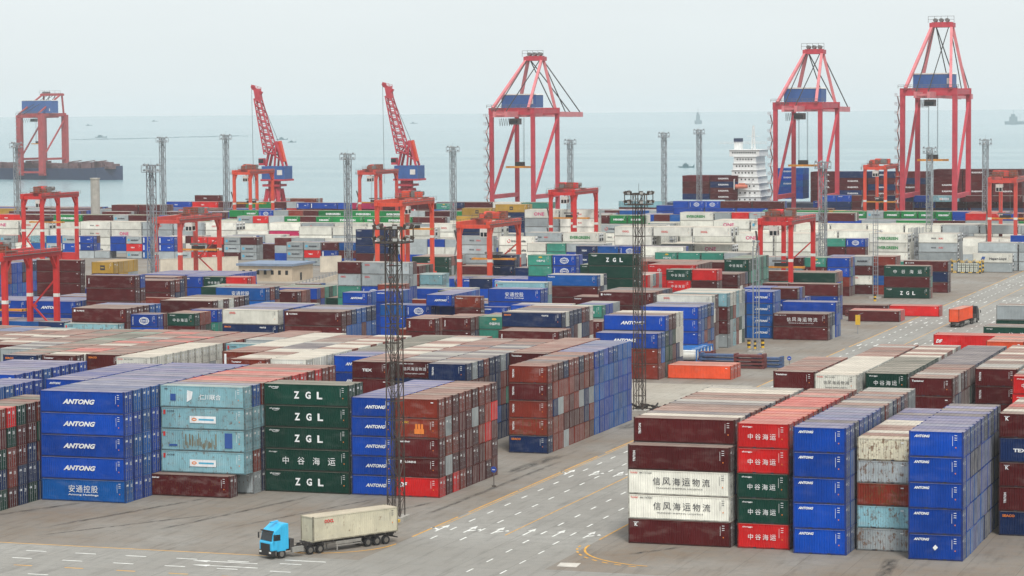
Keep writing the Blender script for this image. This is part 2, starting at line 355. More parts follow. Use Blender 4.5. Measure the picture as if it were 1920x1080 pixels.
def door_mesh(h, s):
    k = (round(h, 2), s)
    if k in _dm: return _dm[k]
    mb = MB(); w = (WD - .34) / 2; y0 = .17 if s == 0 else .17 + w + .01; y1 = y0 + w - .01
    mb.box(-.05, y0, .15, 0, y1, h - .13, 0)
    for i in range(5):                                                   # pressed panel ribs
        z = .3 + i * (h - .6) / 5; mb.box(0, y0 + .06, z, .022, y1 - .06, z + (h - .6) / 5 * .55, 0)
    for fy in (.27, .74):
        y = y0 + w * fy; mb.cyl((.06, y, .06), (.06, y, h - .05), .028, 6, 1)
        for z in (.35, h * .5, h - .4): mb.box(.02, y - .06, z, .085, y + .06, z + .07, 1)
        mb.box(.05, y - .02, h * .44, .09, y + .34 * (1 if fy < .5 else -1), h * .44 + .05, 1)
    yh = y0 if s == 0 else y1 - .08
    for i in range(4): z = .35 + i * (h - .9) / 3; mb.box(0, yh, z, .05, yh + .08, z + .16, 0)
    if s == 1:                                                            # plates and numbers
        for i in range(3): mb.box(.023, y0 + .25, h - .62 - i * .16, .03, y1 - .2, h - .55 - i * .16, 2)
    else: mb.box(.023, y0 + .2, h - .75, .03, y1 - .3, h - .5, 2)
    me = mb.mesh('door', [PAINT, STEEL, TXT['w']]); _dm[k] = me; return me
def unit_mesh(h):
    if ('u', h) in _dm: return _dm[('u', h)]
    mb = MB(); mb.box(-.06, .18, .16, .03, WD - .18, h - .14, 0); mb.box(.03, .35, .25, .06, WD - .35, h * .42, 1)
    for yy in (.75, 1.68): mb.cyl((.03, yy, h * .7), (.07, yy, h * .7), .33, 12, 1)
    mb.box(.03, .4, h * .46, .055, WD - .4, h * .5, 2)
    me = mb.mesh('cooling_unit', [TXT['w'], DARK, STEEL]); _dm[('u', h)] = me; return me
# ------------------------------------------------------------------ the yard: runs of stacked containers
# (name, x, y, tiers, high cube, rows, [tokens of each tier, top first], palette of the rows behind, options)
# token = colour + length (2 = 20 ft, 4 = 40 ft) + ':' marking
NEAR = [
 ('big blue block front left', -57.6, 14.8, 5, 1, 15, ['B4:A', 'B4:A', 'B4:A', 'B4:A', 'b4:H'], 'BBBb', {}),
 ('pale cyan block', -45.0, 24.6, 5, 1, 12, ['C4:j', 'C4:P', 'C4:q', 'C4:P', 'M4:T'], 'MmCMw', {'rust': .72, 'roof': 'CbmRRmRRmRmm', 'low': 'CwCMmN', 'dx': {(0, 0): -1.35}}),
 ('dark green block', -32.5, 30.2, 5, 1, 2, ['G4:Z', 'G4:Z', 'G4:Z', 'G4:z', 'G4:Z'], 'G', {}),
 ('blue block behind mast', -20.1, 30.4, 5, 0, 9, ['B2:A'] * 5, 'BB', {}),
 ('maroon block by road', -13.85, 30.4, 5, 0, 9, ['m2', 'm2:Q', 'M2:T', 'M2:F', 'R2:D'], 'mMMmMRMw', {'roof': 'mmMmmMmmM'}),
 ('mixed block at left edge', -64.0, -11.7, 5, 0, 13, ['M2', 'N2', 'G2', 'M2', 'N2'], 'NGMMNNGMmGm', {'roof': 'GmGRmGmRGMmGM'}),
 ('blue end wall at left edge', -70.3, 4.3, 5, 1, 9, ['B2'] * 5, 'Bb', {}),
 ('blue shorts behind big blue block', -64.0, 28.0, 5, 1, 9, ['B2:a'] * 5, 'B', {}),
 ('farther blue end wall', -83.0, 32.0, 5, 1, 8, ['B4'] * 5, 'BbB', {}),
 ('long rusty wall by road', -13.85, 76.6, 5, 0, 17, ['m2:V', 'M2:V', 'm2:V', 'm2:V', 'N2:S'], 'mMMmwMN', {'roof': 'mmmMmmMmmBBBBBBBB', 'ends': [(0, 9, 'mMMmMmwN'), (9, 17, 'bB')]}),
 ('maroon block left of rusty wall', -20.3, 96.0, 5, 0, 11, ['M2:T'] + ['M2:V'] * 4, 'Mm', {'roof': 'm'}),
 ('navy ended block', -26.5, 76.6, 5, 0, 17, ['N2:V', 'M2', 'N2', 'M2', 'N2'], 'NbNgmM', {'roof': 'NwNmNNwNwmNwNmMmm'}),
 ('maroon lettered block', -32.7, 79.0, 5, 0, 16, ['M2:x', 'N2', 'M2', 'N2', 'M2'], 'MNm', {'roof': 'wNwNwwNmmmNmmmMM'}),
 ('plain maroon block', -39.0, 77.2, 5, 0, 18, ['M2:1', 'M2', 'm2', 'M2', 'M2'], 'Mm', {'roof': 'mmMmmWWmWmWWmmWWwm'}),
 ('blue fronted block', -45.2, 85.0, 5, 0, 15, ['B2:A', 'B2:A', 'B2:A', 'M2', 'B2'], 'BGM', {'roof': 'NbBNGGGGGGGGGGG'}),
 ('white ended block centre', -52.6, 77.6, 5, 0, 17, ['W2', 'W2', 'm2', 'M2', 'M2'], 'WWWm', {'roof': 'WWWWWWWmWWmWmWmmW'}),
 ('rusty block beside white ends', -58.8, 76.2, 5, 0, 17, ['m2:T', 'm2', 'M2', 'm2', 'M2'], 'mMW', {'roof': 'mWWmmWWNNNNwMMMmm'}),
 ('rusty block with tall sticker', -65.2, 87.4, 5, 0, 14, ['m2:v', 'm2', 'M2', 'm2', 'M2'], 'mM', {'roof': 'mmmmWWWWWWWWWW'}),
 ('teal fronted block', -71.0, 101.0, 5, 0, 10, ['C2:P', 'm2', 'M2', 'm2', 'M2'], 'mMw', {'roof': 'mmmwwmmmmm'}),
 ('long white ended block', -77.6, 75.1, 5, 0, 18, ['W2:x', 'W2', 'w2', 'W2', 'W2'], 'WWw', {'roof': 'WWWWWWWWWWMMmMmmmM'}),
 ('dark maroon block left', -84.2, 78.0, 5, 0, 17, ['M2:S', 'M2', 'm2', 'M2', 'M2'], 'Mm', {'roof': 'MmMmMMmmMRmMRMMmm'}),
 ('rusty row left', -90.4, 75.0, 5, 0, 19, ['M2:T', 'M2', 'm2', 'M2', 'M2'], 'Mm', {'roof': 'mWmRRmmWmRMMwmMmRmM'}),
 ('navy fronted row left', -96.7, 74.0, 5, 0, 19, ['N2:S', 'N2', 'm2', 'M2', 'M2'], 'MNm', {'roof': 'mmGmGmMmGGGgGGGGgmm'}),
 ('mixed roof row far left', -103.0, 84.0, 5, 0, 15, ['w2', 'N2', 'm2', 'M2', 'M2'], 'MwN', {'roof': 'wNwNwmMMmMmMGmG'}),
 ('roof row at left edge', -109.4, 90.0, 5, 0, 12, ['M2'] * 5, 'MmW', {'roof': 'WmWmmMWMmmmM'}),
 ('outer roof row at left edge', -115.7, 97.0, 5, 0, 10, ['M2'] * 5, 'MmC', {'roof': 'mWMmWmMmWC'}),
 ('left edge filler row', -122.0, 104.0, 5, 0, 8, ['M2'] * 5, 'Mmb', {}),
 ('last roof row at left edge', -128.3, 110.0, 5, 0, 6, ['M2'] * 5, 'MmN', {}),
 # right of the road
 ('maroon and cream corner block', 25.9, 2.7, 5, 1, 15, ['M4:V', 'M4:V', 'W4:x', 'W4:x', 'M4:k'], 'NmMw', {'roof': 'NNWNmmMNwmMmWWw', 'cut': {0: 1}, 'code1': 'V'}),
 ('red and green lettered block', 38.9, 3.0, 5, 1, 15, ['R2:z', 'R2:z', 'G2:z', 'G2:z', 'R2:z'], 'R', {'roof': 'RRROROmRRRRmRmm'}),
 ('blue block right of red', 45.9, 1.0, 5, 1, 17, ['B2:a'] * 5, 'BBb', {'roof': 'wNBNNNwNNBBmMmmmW', 'ends': [(0, 9, 'BBbN'), (9, 15, 'MmwN'), (15, 17, 'Ww')]}),
 ('weathered pale block', 52.4, 5.2, 5, 0, 12, ['K2', 'w2', 'm2', 'C2', 'w2'], 'wCb', {'roof': 'WmWmmWWBBNBB', 'rust': .85}),
 ('blue block front right', 59.1, 0.7, 5, 1, 11, ['B2:a', 'B2:a', 'B2:a', 'B2:a', 'B2:l'], 'BBbN', {'roof': 'BBbBBBNBNBN'}),
 ('dark stack at right edge', 66.3, 20.2, 5, 1, 7, ['M2:k', 'N2:1', 'M2:k', 'M2:V', 'N2:S'], 'MmN', {'roof': 'mWmRmWM'}),
 ('outer stack at right edge', 72.9, 22.0, 5, 1, 7, ['M2'] * 5, 'MmR', {}),
 ('maroon block behind gap', 25.8, 78.0, 5, 0, 9, ['M2:T', 'M2', 'M2', 'M2', 'M2'], 'Mm', {'roof': 'mmmMmmMmm'}),
 ('white fronted block right', 32.4, 75.2, 5, 0, 19, ['W2:x', 'W2', 'M2', 'W2', 'M2'], 'WmM', {'roof': 'WWWWWWWWWWWmmmMmmwm'}),
 ('green roofed block right', 39.0, 78.6, 5, 0, 18, ['G2:z', 'M2', 'G2', 'M2', 'G2'], 'Gm', {'roof': 'GGGGGGGGGGWmWmmWmw'}),
 ('maroon block with blue roofs', 46.1, 73.7, 5, 0, 20, ['M2:T', 'M2', 'm2', 'M2', 'M2'], 'MMNG', {'roof': 'MmwMMmMMNNNNNNNNNNNN'}),
 ('dark maroon pair right', 52.9, 88.9, 5, 0, 15, ['M2:V', 'M2:V', 'M2', 'm2', 'M2'], 'Mm', {'roof': 'wwwMMWmMmWmmmWm'}),
 ('red fronted block right', 59.6, 79.5, 5, 0, 18, ['R2:z', 'R2:z', 'G2', 'R2', 'G2'], 'RmO', {'roof': 'RMwmWmmRmWmmOmORRR'}),
 ('red block at right edge', 66.2, 82.0, 5, 0, 17, ['M2'] * 5, 'MmO', {'roof': 'mwmRmOmmWmmOOOOOO'}),
 ('bright red long alone', 34.8, 160.4, 4, 1, 2, ['R4:D', 'R4', 'R4', 'M4'], 'R', {}),
 ('green lettered long right edge', 35.3, 214.0, 3, 1, 3, ['G4:z', 'G4', 'M4'], 'GN', {'roof': 'wNM'}),
 ('grey long on green', 35.3, 230.8, 4, 1, 2, ['w4', 'G4', 'M4', 'M4'], 'wM', {}),
 ('second right edge stack', 48.0, 222.0, 3, 1, 4, ['M4', 'G4', 'M4'], 'GN', {}),
 ('coral stack right edge', 47.8, 134.0, 5, 0, 6, ['O2', 'm2', 'O2', 'R2', 'm2'], 'OmR', {}),
 # beside the aisle
 ('lettered blue block by aisle', -33.0, 184.0, 4, 1, 7, ['B4:A', 'B4:A', 'm4', 'm4'], 'bWmN', {'cut': {0: 1, 1: 1}, 'code1': 'A', 'roof': 'BbWWwNW', 'ends': [(0, 2, 'mb'), (2, 5, 'NGM'), (5, 7, 'WN')]}),
 ('maroon block beside slate', -52.4, 184.0, 3, 1, 3, ['M4:V', 'M4', 'M4'], 'Mm', {}),
 ('orange longs on the ground', -19.8, 187.2, 1, 0, 3, ['O4'], 'O', {'rust': .25}),
 ('second blue lettered block', -37.0, 229.0, 4, 0, 5, ['B4:A', 'B4:A', 'B4', 'B4'], 'bNm', {'roof': 'NbbNb'}),
 ('cream long by aisle', -38.0, 244.8, 4, 1, 2, ['W4:O', 'W4', 'M4', 'M4'], 'wM', {}),
 ('pale cyan longs behind cream', -36.6, 252.0, 4, 1, 6, ['C4:P', 'M4', 'M4', 'w4'], 'CWmGw', {'roof': 'WWWCWw'}),
 ('blue stack past aisle', -26.2, 276.0, 4, 0, 3, ['B2:A', 'b2:A', 'b2:A', 'b2:A'], 'bB', {}),
 ('blue and maroon stack past aisle', -32.6, 276.5, 4, 0, 3, ['B2:A', 'M2', 'B2:A', 'B2:A'], 'bB', {}),
 ('maroon white lettered pair', -19.7, 274.2, 2, 1, 3, ['M4:x', 'M4'], 'MwN', {}),
 ('blue box on grey reefers', -6, 545, 4, 0, 1, ['B2', 'w2', 'w2', 'w2'], 'B', {}),
 ('blue longs behind lettered pair', -19.7, 283.0, 3, 0, 3, ['B4', 'B4', 'B4'], 'b', {}),
]
FAR = [
('slate blue block facing aisle', -54.4, 192.0, 4, 1, 8, ['N4:S', 'M4:V'], 'NWmM'),
('paired maroon shorts by mast', -72.6, 187.4, 4, 0, 4, ['M2:V', 'M2'], 'Mm'),
('maroon short beside teal', -66.7, 191.5, 4, 0, 4, ['M2:V', 'M2'], 'MmN'),
('teal short by slate block', -60.5, 195.7, 4, 0, 4, ['g2:Y', 'g2'], 'gGM'),
('long maroon behind mast', -97.3, 185.0, 4, 1, 7, ['M4:F', 'M4'], 'bMNbm'),
('cream lettered middle block', -111.2, 186.1, 4, 1, 8, ['W4:O', 'N4:S'], 'bBNw'),
('blue emblem short by cream', -124.6, 199.7, 4, 0, 2, ['B2:L', 'g2:Y'], 'bBM'),
('green short by emblem', -124.8, 189.3, 4, 0, 3, ['G2:z', 'M2'], 'MGm'),
('blue emblem short near aisle', -130.9, 185.0, 4, 0, 2, ['B2:L', 'B2'], 'BbM'),
('cyan long near left crane', -143.3, 180.2, 3, 1, 1, ['C4:P', 'C4'], 'CN'),
('maroon long behind cyan', -143.1, 183.2, 4, 1, 6, ['M4:F', 'M4'], 'mWbMw'),
('dark maroon long midfield', -135.0, 206.6, 4, 1, 7, ['M4', 'M4:F'], 'MWmNM'),
('blue longs at left crane', -195.2, 236.2, 3, 1, 5, ['B4:A B4:i', 'B4:A B4'], 'Bb'),
('dark blue short behind left crane', -156.2, 193.1, 3, 0, 1, ['N2', 'N2'], 'N'),
('sky blue long with characters', -140.8, 246.3, 4, 1, 3, ['b4:H', 'b4'], 'bNmbB'),
('maroon short by sky blue', -130.5, 254.3, 4, 0, 3, ['M2:T', 'M2'], 'MmN'),
('maroon short near fence', -151.8, 316.5, 3, 0, 2, ['M2', 'B2:a'], 'Mb'),
('blue lettered short midfield', -113.5, 254.4, 4, 0, 2, ['B2:A', 'B2'], 'bB'),
('blue short behind mast', -108.3, 260.9, 4, 0, 3, ['B2:a', 'B2'], 'Bb'),
('blue emblem cluster', -104.5, 254.2, 3, 0, 2, ['b2 B2:L', 'B2 B2'], 'Bb'),
('blue lettered long midfield', -92.6, 251.9, 4, 0, 7, ['B2:A', 'B2'], 'bB'),
('maroon short midfield', -84.7, 248.5, 4, 0, 1, ['m2:T', 'M2'], 'mMB'),
('blue short left of characters', -100.7, 291.2, 2, 0, 5, ['B2:a', 'B2'], 'bB'),
('blue short below maroon', -80.1, 253.1, 3, 0, 1, ['B2:a', 'B2'], 'bB'),
('blue long with characters', -79.5, 255.9, 4, 1, 2, ['B4:H', 'B4'], 'Bb'),
('pale cyan long behind blue', -85.3, 276.9, 4, 1, 2, ['C4:P', 'C4'], 'CWmW'),
('blue long low white top', -71.3, 247.3, 3, 1, 3, ['B4', 'B4'], 'BbWB'),
('teal short yellow mark', -51.1, 228.5, 4, 0, 5, ['g2:Y', 'g2'], 'gwBb'),
('maroon lettered long behind mast', -52.7, 251.2, 4, 1, 6, ['M4:F', 'M4'], 'MmNwM'),
('maroon long left of it', -66.1, 275.3, 3, 1, 3, ['M4:T', 'M4'], 'Mm'),
('maroon short dark', -48.6, 219.7, 3, 0, 3, ['M2:V', 'M2'], 'mM'),
('wall of mixed ends far left', -235.4, 277.5, 5, 0, 17, ['m4', 'B4', 'M4', 'b4', 'B4'], 'BbmBNMbB'),
('maroon five high far left', -211.5, 292.7, 5, 1, 1, ['M4', 'M4', 'M4', 'M4', 'M4'], 'Mm'),
('mustard shorts far left', -193.1, 286.8, 5, 1, 5, ['Y2:y', 'M2', 'M2'], 'YmYMwY'),
('maroon long below mustard', -168.9, 238.2, 5, 1, 2, ['M4:V', 'M4', 'M4'], 'MmB'),
('maroon pair mid left', -173.9, 266.1, 4, 1, 3, ['M4:V', 'M4'], 'MmN'),
('maroon shadow pair', -178.7, 277.3, 4, 1, 3, ['M4:T', 'M4'], 'Mm'),
('blue longs before salmon crane', -201.8, 330.9, 3, 1, 7, ['B4 B4', 'B4 B4'], 'B'),
('blue shorts before fence', -187.3, 324.8, 3, 1, 2, ['B2:a G2:z R2', 'B2 G2 R2'], 'BGRb'),
('blue lettered low shorts', -217.4, 323.3, 2, 0, 5, ['B2:A', 'B2'], 'Bb'),
('blue low row left', -197.4, 301.2, 2, 0, 3, ['B2:a B2:a', 'B2 B2'], 'Bb'),
('maroon rusty shorts', -125.7, 318.9, 4, 0, 1, ['m2:T C2', 'm2 w2'], 'mRCw'),
('small dark maroon right of mast', -115.9, 281.8, 4, 0, 2, ['m2', 'M2'], 'm'),
('weathered cyan shorts', -120.7, 322.1, 4, 0, 2, ['C2', 'w2'], 'Cw'),
('blue shorts under red crane', -137.6, 382.7, 2, 0, 4, ['B2:a B2:a', 'B2 B2'], 'bB'),
('blue long under red crane', -115.9, 345.5, 3, 0, 5, ['N2 B2:a B2', 'B2 B2 B2'], 'bBN'),
('mid blue long with mixed ends', -75.2, 284.5, 5, 0, 3, ['b4:T', 'M4'], 'BbNmwWg'),
('orange red pair midfield', -70.2, 308.1, 4, 1, 5, ['m2:Q R2:1', 'm2 R2'], 'mRWCw'),
('pale short stack with green ends', -76.4, 316.2, 4, 0, 6, ['g2', 'C2'], 'gGwNg'),
('green short with characters', -53.7, 309.7, 5, 0, 2, ['G2:z R2', 'R2:z M2'], 'gGM'),
('maroon longs centre right', -50.2, 316.4, 4, 1, 4, ['M4', 'M4'], 'MmWN'),
('maroon long white letters centre right', -54.7, 350.0, 3, 1, 5, ['M4:F', 'M4'], 'MNwmWb'),
('dark green tower', -44.0, 327.3, 5, 1, 8, ['G2:z', 'G2', 'M2'], 'Gg'),
('red shorts centre right', -63.3, 327.6, 5, 0, 6, ['R4:z', 'R4'], 'RwMR'),
('green long with characters', -71.8, 299.3, 5, 1, 3, ['G4:z', 'G4'], 'Gg'),
('green lettered long', -68.4, 294.9, 6, 1, 1, ['G4:Z', 'G4'], 'Gg'),
('green low long', -114.2, 377.2, 3, 1, 3, ['N4', 'N4'], 'Nb'),
('red short with characters', -92.8, 331.1, 5, 0, 2, ['R2:z', 'R2:z'], 'RG'),
('teal and blue shorts', -90.8, 317.9, 6, 0, 2, ['g2:Y B2:L', 'g2 B2:L', 'B2 b2'], 'gB'),
('green block centre left', -180.4, 473.3, 2, 1, 6, ['G4:Y', 'G4'], 'Gmgw'),
('dark blue tall stack', -123.2, 385.5, 4, 1, 4, ['N2', 'N2:T', 'N2:T'], 'NwN'),
('mixed ends tower', -137.0, 332.3, 4, 1, 4, ['G2:z M2', 'M2 m2'], 'GmWM'),
('teal pair row', -76.6, 381.9, 5, 0, 3, ['g2:Y g2 g2 w2', 'B2 g2 w2 B2'], 'gwW'),
('low maroon row centre right', -78.0, 425.9, 3, 0, 4, ['M2 M2 G2:z M2', 'w2 M2 M2 M2'], 'MG'),
('maroon long low centre right', -86.0, 364.1, 4, 1, 4, ['m4 M4 M4', 'M4 M4 M4'], 'mM'),
('grey and maroon stack by fence', -132.9, 298.5, 5, 1, 2, ['M2 w2:O w2:O', 'w2:O w2:O w2:O', 'g2 B2:L B2'], 'wM'),
('stacks behind slim mast', -37.9, 418.8, 4, 0, 3, ['B2:L w2:M m2', 'w2 M2:k M2', 'M2 W2:O b2', 'g2 M2 m2'], 'mBgw'),
('stacks under right red crane', -55.1, 410.2, 4, 0, 3, ['w2 M2:k g2:Y B2', 'w2:M C2 M2:V B2:L', 'w2 C2 B2 m2', 'M2 w2 M2 M2'], 'mBgw'),
('blue row under right red crane', -29.8, 288.8, 4, 0, 3, ['B2 M2', 'M2 B2:A', 'B2:A B2:A'], 'B'),
('maroon above blue under crane', -35.0, 329.1, 3, 1, 2, ['M2 M4', 'B2 B4', 'M2 B4'], 'M'),
('blue shorts past crane leg', -29.2, 323.8, 2, 1, 2, ['B2', 'B2'], 'B'),
('green framed stack by road', -20.0, 405.8, 3, 1, 2, ['G4:z', 'M4', 'G4:Z'], 'gm'),
('maroon long above navy stack', -18.9, 429.0, 3, 1, 2, ['M4:F', 'N4', 'M4'], 'MN'),
('long maroon low by road', -13.8, 327.5, 1, 0, 3, ['M4'], 'mR'),
('maroon flat by road', -19.9, 345.6, 1, 0, 2, ['M4 R4'], 'M'),
('grey red blue far strip left', -370.2, 541.7, 3, 0, 2, ['w2:M w2:M _2 C2 b2 w2:M B2:v _2 B2 w2:M B2:v B2:v _2 R2:1 R2:1 w2:M M2', 'B2 w2 W2 b2 w2:M B2:v B2:v _2 B2 R2:1 B2:v B2:v _2 w2:M M2 w2:M w2:M', 'w2 M2 w2 B2 M2 b2 w2 w2 _2 w2:M b2:v w2 w2:M R2:1 R2:1 M2 w2:M'], 'wBRM'),
('grey shorts above building', -281.4, 560.4, 3, 0, 3, ['w2:M w2:M W2', 'w2:O b2 W2', 'w2 w2 W2'], 'wWm'),
('grey and maroon shorts behind building', -240.3, 513.7, 3, 0, 3, ['w2:M w2:M M2:k b2', 'w2:M R2:1 B2:v M2', 'w2 w2:M B2:v B2:L'], 'wMBC'),
('navy five high', -209.0, 497.8, 5, 0, 2, ['N4:T', 'N4:T', 'N4', 'M4', 'B4'], 'NM'),
('far left white reefer row', -385.4, 572.0, 4, 1, 3, ['W4:N W4 _4 W4 W4 w4:w w4:w W4 _4 W4 w4:I W4 W4:N w4:I W4 W4', 'W4 W4 W4 W4:w W4 w4 w4 W4 W4 P4 R4 W4:N W4 w4 W4 W4', 'B4 w4 M4 W4 w4 B4 M4 W4 R4 w4 M4 B4 W4 M4 w4 b4'], 'W'),
('second white reefer row left', -248.4, 543.0, 4, 1, 2, ['W4 W4 W4 W4', 'W4 w4 W4 W4'], 'Ww'),
('green lettered strip left', -396.9, 596.1, 5, 0, 2, ['R4:1 M4 E4:e M4 w2:M M4 B2:v E4:e', 'M4 W4 W4 W4 W4 W4 w4'], 'EMw'),
('green lettered strip centre left', -295.1, 594.5, 5, 0, 2, ['w2:M R2:1 w2 E2:e M2 E2:e E4:e E2:e E4:e M4', 'W4 W4 W4 W4 W4 W4'], 'Ew'),
('upper green strip centre left', -323.3, 648.5, 5, 0, 2, ['E2 E2:e B2:L w2 m2 M2 E4:e E4:e E4:e w2 M4 E4:e E2', 'M4 M4 w4 W4'], 'EMw'),
('topmost mixed strip left', -466.8, 718.1, 4, 0, 2, ['Y4 _4 M4 M4 w2 B2:v B4 b4 R4:1 M4', 'M4 M4 N4'], 'MB'),
('blue and red at masts', -394.4, 737.6, 5, 0, 2, ['B4:1 R4:1 M4 E4 M2 w2', 'b4:M m4 M4 E4 N2 R2'], 'BRM'),
('dark maroon on top', -383.7, 743.8, 6, 0, 1, ['M4:1'], 'M'),
('long maroon at sea edge left', -400.2, 698.3, 5, 0, 3, ['M4 M4'], 'M'),
('grey and maroon at sea edge', -361.7, 782.2, 5, 0, 3, ['w2:M m4', 'R2 w2'], 'wm'),
('blue to pink run at sea edge', -330.5, 731.3, 5, 0, 2, ['B2:v B4:v B2 P4 M4 M4 g2:Y', 'M4 M4 M4 M4'], 'BMP'),
('low maroon at sea edge', -341.9, 764.5, 4, 0, 4, ['M4 M4'], 'M'),
('blue run right of orange crane', -272.5, 744.0, 5, 0, 3, ['N4:T M4 W4 g4', 'b2:v M4 W4'], 'NMb'),
('blue teal stack centre', -238.1, 653.6, 5, 0, 2, ['b2:v M4', 'N4:1'], 'N'),
('mustard pair lower', -200.3, 568.9, 5, 1, 1, ['Y4:y', 'N4'], 'Y'),
('mustard long on top', -224.3, 641.5, 5, 1, 2, ['Y4:y', 'Y4'], 'Y'),
('mustard above navy lettered', -197.4, 602.4, 6, 1, 2, ['Y4:y', 'N4:1', 'N4'], 'YN'),
('magenta lettered reefers centre', -170.5, 554.6, 6, 1, 3, ['W4:N W4', 'w4 W4'], 'Ww'),
('green lettered reefers centre', -173.6, 581.9, 5, 1, 3, ['W4:E M4 E2:e E2:e', 'w4 w4 w4'], 'WE'),
('reefers behind right crane legs', -176.5, 575.3, 4, 1, 2, ['w4 W4:N w4:I w4', 'w4 W4 W4'], 'W'),
('reefers centre in front row', -156.6, 513.7, 4, 1, 3, ['w4:w W4:E', 'w4 W4'], 'W'),
('lone white lettered long', -171.0, 489.2, 4, 1, 1, ['w4:w'], 'w'),
('reefer with ring mark', -157.0, 488.0, 4, 1, 1, ['W4:I'], 'W'),
('teal grey stack centre', -142.0, 471.4, 4, 0, 3, ['W2 g2 w4', 'W2 g2 B2:L b2'], 'gw'),
('navy pair behind lettered green', -107.3, 410.1, 5, 0, 2, ['N2:1 b2 B2:L W4', 'N2:1 N2'], 'NB'),
('reefer with green letters by mast', -125.4, 515.0, 4, 1, 6, ['W4:E', 'W4'], 'W'),
('creamy reefer roofs centre', -121.5, 495.9, 5, 1, 4, ['W4:R W4:R W4:R', 'W4'], 'W'),
('reefer row far centre', -131.5, 611.6, 5, 1, 3, ['W4 w2 R2 w4:O w4 M4', 'W4 W4 Y4'], 'WwM'),
('magenta lettered reefers right', -102.9, 546.9, 5, 1, 5, ['W4:N W4:M', 'W4 W4'], 'W'),
('white reefers with rack', -101.7, 518.8, 4, 1, 5, ['W4', 'W4'], 'W'),
('magenta lettered reefer by crane', -89.0, 520.9, 4, 1, 5, ['W4:N W4', 'W4 W4'], 'W'),
('lower lettered reefers right', -111.4, 507.3, 3, 1, 3, ['w4:w W4:N', 'M2 w2 W4'], 'W'),
('reefers behind crane right', -72.9, 542.3, 4, 1, 4, ['W4:M W4', 'W4 W4'], 'W'),
('teal blue row by mast right', -58.9, 516.2, 4, 0, 2, ['g2 B2:L', 'M2 M2'], 'gB'),
('green lettered reefer tower', -46.9, 524.1, 4, 1, 4, ['W4:E', 'W4:E', 'W4:E', 'W4'], 'W'),
('grey reefer tower by rack', -31.9, 526.5, 4, 1, 4, ['W4:w', 'w4', 'w4', 'w4'], 'w'),
('low reefer beside road end', -14.5, 523.0, 2, 1, 1, ['W4:K', 'w4'], 'W'),
('grey reefers behind low one', -14.1, 531.1, 3, 1, 3, ['w4 w4', 'w4 w4'], 'w'),
('white reefer row far right', -85.1, 588.9, 4, 1, 4, ['W4 W4 W4 W4 w4 w4 w4', 'W4 W4 W4 W4'], 'W'),
('green lettered strip right', -88.1, 667.2, 5, 0, 2, ['E2:e E2:e w2:M E2:e E2:e E2:e E2:e B2 R4', 'M2 m2 B2:v w2:M B2:v E2:e E2:e B2:v R4'], 'EMB'),
('green and mustard behind crane', -116.3, 674.1, 5, 0, 2, ['g4 E4:e Y2 M2', 'M4 M4 M4'], 'gM'),
('blue stack at sea edge', -169.8, 718.2, 5, 0, 2, ['B4 B2 M2', 'B4:a M4'], 'B'),
('blue emblem row far right centre', -156.2, 693.5, 6, 0, 2, ['B2 B2:L B2:L M4 M4', 'B4 B4 B4 M4 M4'], 'BM'),
('teal pair at sea edge', -199.0, 764.6, 5, 0, 2, ['C4 C2', 'M4 M4'], 'C'),
('mixed row at sea edge right', -118.3, 772.9, 5, 0, 2, ['B2:a M2 B2:L M2 M4 B2:L B2:L M4 M4 M4 M4', 'M4 B4 M4 M4 N4'], 'MB'),
('upper row at sea edge right', -113.8, 767.6, 6, 0, 2, ['B2:a B2:a M4 N4 B2 C4:P M4 M4', 'N4 M4 M4'], 'MBN'),
('mixed stacks far right edge', -37.3, 653.5, 5, 0, 4, ['R4 B2 M4', 'R4 M4'], 'RM'),
('teal and maroon under slim mast right', -40.6, 720.0, 4, 0, 2, ['M4 g4', 'M4'], 'M'),

]
NSTYLE = {}
boxes = []; grid = {}
def clash(x0, y0, z0, x1, y1, z1):
    for gx in range(int(x0 // 13), int(x1 // 13) + 1):
        for gy in range(int(y0 // 13), int(y1 // 13) + 1):
            for b in grid.get((gx, gy), ()):
                if x0 < b[3] - .3 and x1 > b[0] + .3 and y0 < b[4] - .15 and y1 > b[1] + .15 and z0 < b[5] - .05 and z1 > b[2] + .05: return True
    return False
def place(rec):
    x, y, z, L, h = rec['x'], rec['y'], rec['z'], rec['L'], rec['h']
    b = (x, y, z, x + L, y + WD, z + h)
    if clash(*b): return False
    for gx in range(int(b[0] // 13), int(b[3] // 13) + 1):
        for gy in range(int(b[1] // 13), int(b[4] // 13) + 1): grid.setdefault((gx, gy), []).append(b)
    boxes.append(rec); return True
